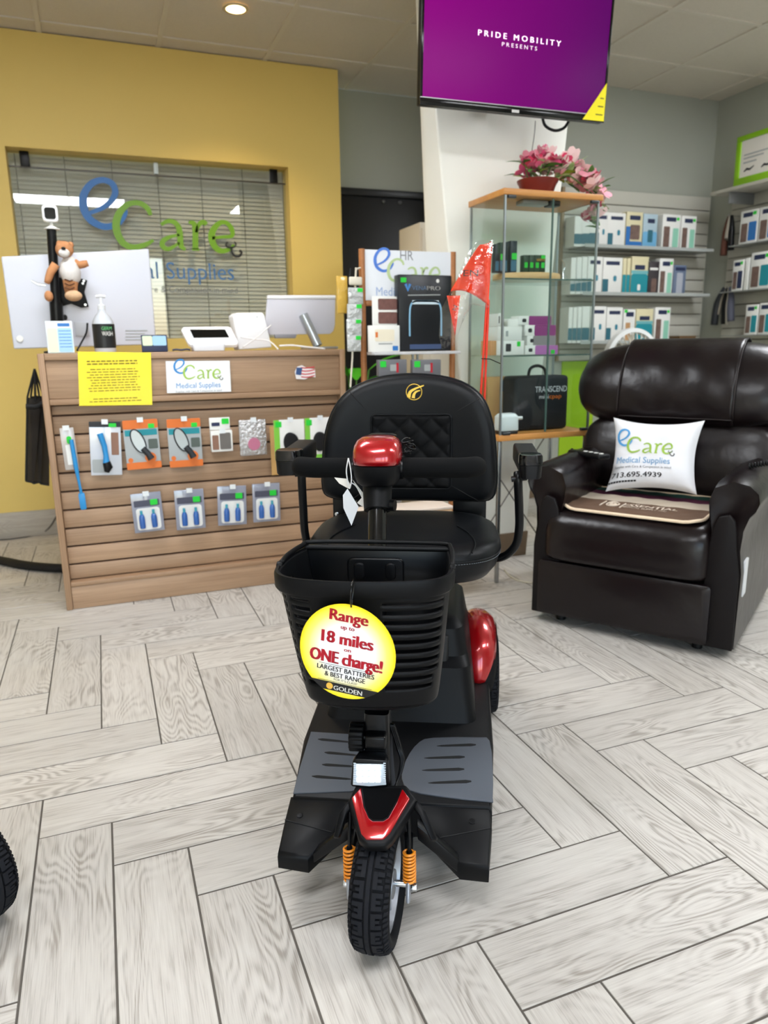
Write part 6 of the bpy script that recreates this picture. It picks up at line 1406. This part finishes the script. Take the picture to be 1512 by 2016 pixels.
for i, (py0, py1) in enumerate(((474, 478), (566, 572), (655, 660))):
    zz_ = onX(1480, py0 + 4, XP).z
    t = thing('wall_ledge', ['upper ledge with packs on the right wall', 'middle ledge with packs on the right wall', 'lower ledge with packs on the right wall'][i], 'shelf', (XP, 3.9, zz_))
    box(-.02, .113, -1.1, .0 if i != 1 else .05, -.006, -.0005).build('ledge', mat('grey ledge', '8F918D', .4), t)
    items = [[(1457, 1490, 414, 'blue'), (1494, 1530, 406, 'blue'), (1534, 1570, 402, 'blue')], [(1442, 1462, 512, 'leg'), (1466, 1473, 508, 'edge'), (1477, 1516, 496, 'teal'), (1520, 1560, 492, 'teal')], [(1467, 1490, 600, 'teal'), (1493, 1520, 596, 'teal'), (1524, 1560, 592, 'teal')]][i]
    for j, (a, b, c, kk) in enumerate(items):
        m2 = {'blue': m_blu, 'teal': m_teal, 'leg': m_navy, 'edge': m_sky}[kk]
        packX('white pack with %s panel, %s from the corner on the %s right wall ledge' % (dict(blue='blue', teal='teal', leg='dark leg', edge='pale')[kk], on[j], rn[i]), a, b, c, py1, XP, [(.15, .7, .8, .93, m_navy, 'header'), (.72, .92, .84, .94, m_sgreen, 'price_sticker'), (.08, .45, .06, .62, m_leg, 'photo'), (.52, .97, .08, .64, m2, 'print')] if kk != 'edge' else [], zb=zz_ + .0002)
# hanging braces
def brace(label, a, c, d, cols, x):
    p0 = onX(a, c, x); p1 = onX(a, d, x); t = thing('hanging_brace', label, 'brace', (x, p0.y, p1.z)); H2 = p0.z - p1.z
    MB().tube([(.09, 0, H2), (-.02, 0, H2), (-.026, 0, H2 + .008)], .003, 6).build('peg', m_silver, t)
    for k, (dy, m, w, l) in enumerate(cols):
        MB().tube(spline([(-.005 * k, dy * .4, H2), (-.006 * k, dy * .8, H2 * .75), (-.008 * k, dy, H2 * .45), (-.006 * k, dy * 1.1, H2 * (1 - l))], 4), [w * .5 + w * .5 * min(1, q / 6) for q in range(13)], 8).build('strap', m, t, smooth=180)
    return t
brace('brown and black wrist braces hanging at the corner of the right wall', 1440, 425, 505, [(.05, mat('pale strap', 'A39C90', .8), .012, .55), (.03, mat('brown strap', '5A3528', .8), .022, .95), (-.03, m_black, .02, .85), (.0, mat('pale strap', 'A39C90', .8), .014, .5)], XW - .1)
brace('grey and black braces hanging low at the corner of the right wall', 1436, 566, 640, [(.07, mat('pale strap', 'A39C90', .8), .014, .7), (.09, m_dk, .024, .98), (.0, m_black, .026, .97), (-.05, mat('slate strap', '4C4E5C', .8), .024, .9), (-.03, mat('pale strap', 'A39C90', .8), .012, .98)], XW - .1)

# white fan behind the recliner: ribbed round guard on a stand
wy = 3.35
cc_ = onY(1242, 712, wy); rr_ = onY(1242, 646, wy).z - cc_.z
t = thing('pedestal_fan', 'round white ribbed fan guard rising behind the recliner back', 'fan', (cc_.x, wy, 0))
Mw = basis((0, 0, cc_.z), (1, 0, 0), (0, 0, 1)); m_fan = mat('white fan plastic', 'D3D5D4', .4); m_fan2 = mat('cream fan ribs', 'BDB8A8', .4)
def ringp(r, d): return [Mw @ Vector((r * math.cos(a), r * math.sin(a), d)) for a in [2 * PI * i / 48 for i in range(48)]]
MB().loft([ringp(rr_, -.02), ringp(rr_ + .002, 0), ringp(rr_, .02), ringp(rr_ - .022, .024), ringp(rr_ - .026, 0), ringp(rr_ - .022, -.02)], ring=True).build('guard_ring', m_fan, t, smooth=60)
for i in range(30): a = 2 * PI * i / 30; MB().tube([Mw @ Vector((.04 * math.cos(a + .3), .04 * math.sin(a + .3), .045)), Mw @ Vector((.6 * rr_ * math.cos(a + .1), .6 * rr_ * math.sin(a + .1), .042)), Mw @ Vector(((rr_ - .02) * math.cos(a), (rr_ - .02) * math.sin(a), .015))], .0028, 5).build('guard_rib', m_fan2, t)
MB().lathe([(.045, .03), (.045, .05), (.0005, .055)], 18, Mw).build('hub', m_fan, t, smooth=40)
MB().lathe([(.05, -.10), (.055, -.02), (.0005, -.02)], 18, Mw).build('motor', m_fan, t, smooth=40)
for k in range(4): MB().box(.03, rr_ - .035, -.03, .03, -.002, .002, Mw @ Matrix.Rotation(k * PI / 2, 4, 'Z') @ Matrix.Rotation(.4, 4, 'X')).build('blade', m_fan2, t, bevel=.001)
MB().tube([(0, .05, .02), (0, .05, cc_.z - .03)], .014, 12).build('pole', m_fan, t, smooth=50)
MB().lathe([(.17, 0), (.17, .012), (.03, .03), (.0005, .03)], 28, Matrix.Translation((0, .05, 0))).build('base', m_fan, t, smooth=40)

# ================================================================== RECLINER
A_ = onZ(1045, 1217); RA = R(-56.0)
RF = Frame(A_.x, A_.y, RA)
rc = thing('recliner', 'dark brown leather lift recliner with rolled arms and high padded back', 'armchair', (A_.x, A_.y, 0), RA)
m_lea = mat('dark brown leather', '120B0C', .3, bump=(13, .35, .008), spec=.4); m_vin = mat('dark brown vinyl', '0F0B0C', .5, bump=(300, .15, .001), spec=.25)
m_wel = mat('brown welt', '1B1212', .5)
AW = .115; CWD = .725; DEP = .80
def armloop(x0, sgn, y, zb=.035, k=1.0, rise=0):
    # profile of an arm seen from the front: straight panel with a roll on top that leans outwards
    P = [(.0 + .002, zb), (AW - .006, zb), (AW - .004, .30), (AW - .012, .42), (AW + .0, .50), (AW + .004, .54), (AW - .012, .585 + rise), (AW * .5 - .01, .610 + rise), (.0, .60 + rise), (-.028, .575 + rise), (-.034, .545), (-.024, .515), (-.008, .495), (.006, .45), (.010, .38), (.0, .30)]
    c = (AW * .5, .33)
    return [(x0 + sgn * (c[0] + (x - c[0]) * k), y, c[1] + (z - c[1]) * k) for x, z in P]
for sg, x0 in ((1, 0), (-1, CWD)):
    arm = MB().loft([armloop(x0, sg, .012, k=.94), armloop(x0, sg, .004, k=.985), armloop(x0, sg, .02), armloop(x0, sg, .06, rise=.008), armloop(x0, sg, .30, rise=.012), armloop(x0, sg, .60, rise=.012), armloop(x0, sg, DEP, rise=0)]).build('arm', m_lea, rc, smooth=60)
    fp_ = [(x0 + sg * (.004 + x * .92), z) for x, z in ((.0, .036), (.115, .036), (.115, .30), (.108, .40), (.10, .455), (.085, .49), (.05, .50), (.03, .48), (.022, .44), (.016, .38), (.002, .30))]
    MB().loft([[(x, .0035, z) for x, z in fp_], [(x, -.010, z) for x, z in fp_]]).build('arm_front_panel', m_vin, arm, bevel=.005)
MB().box(.03, CWD - .03, .06, DEP, .045, .26).build('base', m_vin, rc, bevel=.01)
# foot panel
MB().loft([[(x, 0, z) for x, z in rrect(.034, .642, .045, .252, .012, 3)], [(x, -.026, z) for x, z in rrect(.034, .642, .045, .252, .012, 3)], [(x, -.034, z) for x, z in rrect(.05, .626, .06, .24, .012, 3)]]).build('foot_panel', m_lea, rc, smooth=50)
# seat cushion
def puff(x0, x1, prof, name, par=rc, m=None, e=5.0, nx=26, sag=.0):
    """prof: closed loop of (y, z) seen from the side; ends rounded in x"""
    P = [Vector(v) for v in spline(prof, 5, True)]; cy = sum(p.x for p in P) / len(P); cz = sum(p.y for p in P) / len(P); loops = []
    for i in range(nx + 1):
        t = -1 + 2 * i / nx; t = math.copysign(abs(t) ** .6, t); k = max(.02, (1 - abs(t) ** e)) ** (1 / e); x = (x0 + x1) / 2 + (x1 - x0) / 2 * t
        loops.append([(x, cy + (p.x - cy) * k, cz + (p.y - cz) * k - sag * (1 - t * t)) for p in P])
    return MB().loft(loops).build(name, m or m_lea, par, smooth=180)
puff(.040, .636, [(-.030, .262), (-.040, .30), (-.040, .36), (-.022, .415), (.03, .447), (.15, .452), (.35, .445), (.55, .44), (.58, .35), (.55, .27), (.3, .262), (.05, .258)], 'seat', e=9)
# back cushions
BX0, BX1 = -.055, .79
puff(BX0 + .05, BX1 - .05, [(.46, .44), (.44, .52), (.45, .60), (.485, .69), (.52, .75), (.60, .76), (.66, .70), (.62, .56), (.56, .44)], 'lumbar_cushion', e=4)
hb = puff(BX0, BX1, [(.505, .72), (.465, .77), (.465, .85), (.50, .94), (.56, 1.01), (.63, 1.047), (.71, 1.035), (.755, .97), (.74, .86), (.69, .75), (.60, .70)], 'headrest_cushion', e=3.2)
MB().loft([[(x, y, z) for x, z in rrect(.02, CWD - .02, .25, .72, .05, 4)] for y in (.60, .72)]).build('back_shell', m_vin, rc, bevel=.02)
# leather cover over the headrest
cov = [(.478, .735), (.452, .775), (.450, .85), (.486, .945), (.548, 1.018), (.625, 1.056), (.71, 1.044), (.76, .98)]
cs = [Vector(v) for v in spline(cov, 6)]
rg = random.Random(5)
def coverfn(u, v):
    p = cs[min(len(cs) - 1, int(round(v * (len(cs) - 1))))]; x = .15 + .43 * u
    w = .0035 * math.sin(u * 17 + v * 5) * math.sin(v * 7 + 2 * u) - .003
    return Vector((x, p.x + w, p.y))
co = MB().grid(coverfn, 34, len(cs)).build('headrest_cover', m_lea, rc, smooth=180, solid=.004)
for u in (.0, 1.0): MB().tube([coverfn(u, v / 12) + Vector((0, -.003, 0)) for v in range(1, 12)], .003, 6).build('cover_welt', m_wel, co, smooth=180)
MB().tube([coverfn(u / 12, .10) + Vector((0, -.003, 0)) for u in range(13)], .0028, 6).build('cover_welt', m_wel, co, smooth=180)
for x, y in ((.60, .06), (.10, .06), (.10, .70), (.62, .70)): MB().lathe([(.018, 0), (.018, .03), (.012, .045)], 14, Matrix.Translation((x, y, 0))).build('foot', m_black, rc, smooth=40)
# white label on the right flank
MB().loft([[(CWD + .0022, y, z) for y, z in rrect(.052, .115, .21, .335, .004, 2)], [(CWD - .004, y, z) for y, z in rrect(.052, .115, .21, .335, .004, 2)]]).build('label_sticker', mat('white label', 'D8DADC', .5), rc)
# seat pad
def pz(x, y): return .4585 - .02 * max(0, (.04 - y) / .06) ** 2 - .006 * math.sin(PI * (x - .04) / .6) * 0
sp = thing('seat_pad', 'quilted seat pad with brown, cream and maroon stripes on the recliner', 'seat pad', (A_.x, A_.y, 0), RA)
m_pb = mat('brown quilt', '5C4432', .85, bump=(120, .6, .004)); m_pc = mat('cream quilt', 'B9AC9A', .85, bump=(120, .6, .004)); m_pm = mat('maroon quilt', '4A1630', .85, bump=(120, .6, .004)); m_pg = mat('green quilt', '123A30', .85, bump=(120, .6, .004)); m_tr = mat('cream trim', 'E3CDB0', .7)
PX0, PX1, PY0, PY1 = .096, .590, .008, .44
edges = [PY0, .19, .30, .37, PY1]
def padfn(x, y, dz=0): return Vector((x + .06 * 0, y, pz(x, y) + dz + .0015 * math.sin(x * 70) * math.sin(y * 70)))
def cut(y): # rounded front corners
    r = .06; d = max(0, r - (y - PY0)); return r - math.sqrt(max(0, r * r - d * d)) if d > 0 else 0
for i, (m, nme) in enumerate(((m_pb, 'brown_stripe'), (m_pc, 'cream_stripe'), (m_pm, 'maroon_stripe'), (m_pg, 'green_stripe'))):
    y0, y1 = edges[i], edges[i + 1]
    def f(u, v, y0=y0, y1=y1): y = y0 + (y1 - y0) * v; c = cut(y); return padfn(PX0 + c + (PX1 - PX0 - 2 * c) * u, y)
    MB().grid(f, 40, 14).build(nme, m, sp, smooth=180, solid=.006)
out = []
for i in range(21): y = PY0 + .06 * (i / 20) ** 1; out.append((PX0 + cut(y), y))
trim = [(x, y) for x, y in reversed(out)] + [(PX1 - (x - PX0), y) for x, y in out]
trim = [(PX0, PY1)] + trim + [(PX1, PY1)]
MB().tube([padfn(x, y, .001) for x, y in trim], .006, 8, closed=True).build('trim', m_tr, sp, smooth=180)
m_pw = mat('pale pad print', 'CFC0AE', .8)
fx = lambda x, y: padfn(x, y, .0062)
letters('ESSENTIAL', .295, .485, .115, m_pw, sp, None, .036, .001, fn=fx); letters('MEDICAL SUPPLY INC', .295, .455, .085, m_pw, sp, None, .018, 0, fn=fx)
MB().tube([padfn(.258 + .022 * math.cos(a), .118 + .032 * math.sin(a), .006) for a in [2 * PI * i / 24 for i in range(24)]], .003, 5, closed=True).build('print_ring', m_pw, sp)
MB().tube([padfn(.258 + .010 * math.cos(a), .118 + .014 * math.sin(a), .006) for a in [2 * PI * i / 24 for i in range(24)]], .004, 5, closed=True).build('print_ring', m_pw, sp)
for x in (.222, .294): MB().tube([padfn(x, .08, .006), padfn(x, .155, .006)], .003, 5).build('print_bar', m_pw, sp)
# cushion
bl = RF.y(1192, 968, .30); br = RF.y(1372, 974, .30); tl = RF.y(1208, 822, .40); tr_ = RF.y(1388, 828, .40)
cu = thing('printed_cushion', 'white square cushion printed with company logo and phone number on the recliner', 'cushion', (A_.x, A_.y, 0), RA)
def cushp(u, v, side, lift=0):
    p = bl.lerp(br, u).lerp(tl.lerp(tr_, u), v); ex_ = (br - bl).normalized(); ey_ = (tl - bl).normalized(); nn = ex_.cross(ey_).normalized()
    if nn.y > 0: nn = -nn
    du, dv = 2 * u - 1, 2 * v - 1
    th = .058 * max(0, (1 - du ** 4)) ** .5 * max(0, (1 - dv ** 4)) ** .5
    pin = .022; p = p - ex_ * du * pin * (1 - dv * dv) - ey_ * dv * pin * (1 - du * du)
    wr = .0025 * math.sin(u * 13 + v * 4) * math.sin(v * 11 + 1) 
    return p + nn * (side * th + wr * (side > 0) + lift)
mbc = MB(); mbc.grid(lambda u, v: cushp(u, v, 1), 34, 34); mbc.grid(lambda u, v: cushp(u, v, -1), 34, 34)
mbc.build('cover', mat('white cotton', 'E9EAEE', .85, bump=(500, .3, .0008)), cu, smooth=180)
cw = (br - bl).length; chh = (tl - bl).length
def cfn(x, y, z=0): return cushp(x / cw, y / chh, 1, .0022 + z)
LWD = .72 * cw
logo(cu, None, LWD, .0006, fn=lambda x, y, z: cfn(x + .08 * cw, y + .50 * chh, z), mb=(mat('cushion blue', '4E9CD6', .7), mat('cushion green', '9CBF4A', .7), None, mat('cushion pale blue', '6FA5D0', .7)))
letters('713.695.4939', .06 * cw, .66 * cw, .135 * chh, mat('black print', '17171A', .4), cu, None, .075 * chh, .0006, fn=cfn)
put(MB(), Matrix())
mbb = MB(); x = .03
while x < .36: mbb.add([cfn(cw * (x + dx), chh * (.068 + dz), .0003) for dx, dz in ((0, 0), (.028, 0), (.028, .024), (0, .024))], [(0, 1, 2, 3)]); x += .034
mbb.build('print_line', mat('black print', '17171A', .4), cu, kind='stuff')
# remote control on the left arm
a, b = RF.z(1122, 890, .66), RF.z(1192, 905, .64)
t = thing('hand_control', 'black hand control with white buttons lying on the recliner\'s left arm', 'remote control', (A_.x, A_.y, 0), RA)
e1 = Vector((.03, .30, .628)); e2 = Vector((.105, .155, .622))
a = RF.y(1128, 894, .36); b = RF.y(1190, 905, .22); dd = (b - a).normalized(); sd = Vector((dd.y, -dd.x, 0)).normalized() * .026; upv = Vector((0, 0, .02))
MB().loft([[a - sd, a + sd, a + sd + upv, a - sd + upv], [b - sd, b + sd, b + sd + upv, b - sd + upv]]).build('body', m_black, t, bevel=.006)
for k in range(4):
    c = a.lerp(b, .42 + .16 * k) + upv; MB().lathe([(.009, 0), (.009, .002), (.0005, .003)], 12, Matrix.Translation(c)).build('button', m_w, t, smooth=40)
MB().tube(spline([a + Vector((0, 0, .01)), a + Vector((-.03, .06, .01)), a + Vector((-.07, .08, -.04)), Vector((a.x - .08, a.y + .05, a.z - .12))], 6), .004, 7).build('cord', m_black, t, smooth=180)
t = thing('coil_cord', 'black coiled cord lying on the recliner\'s right arm', 'cord', (A_.x, A_.y, 0), RA)
a = RF.y(1474, 918, .22); b = RF.y(1530, 908, .22); pts = []
for i in range(120): u = i / 119; pts.append(a.lerp(b, u) + Vector((0, .008 * math.cos(u * 2 * PI * 10), .008 * math.sin(u * 2 * PI * 10))))
MB().tube(pts, .003, 6).build('coil', m_black, t, smooth=180)

# ================================================================== small floor things
tag(MB().tube(spline([onZ(993, 1122, .005), onZ(1005, 1135, .005), onZ(1025, 1144, .005), onZ(1048, 1148, .005)], 6), .0045, 7).build('floor_cable', mat('pale cable', 'B8B3A0', .5), None, smooth=180), 'pale cable lying on the floor between cabinet legs and recliner', 'cable')
c = onZ(-62, 1838, 0)
t = thing('parked_wheel', 'black treaded tyre of another vehicle at the left edge of the picture', 'wheel', (c.x, c.y + .04, 0), -YAW)
tyre(.105, .085, (0, 0, .105), t, 'tyre', 26, .62, R(62))
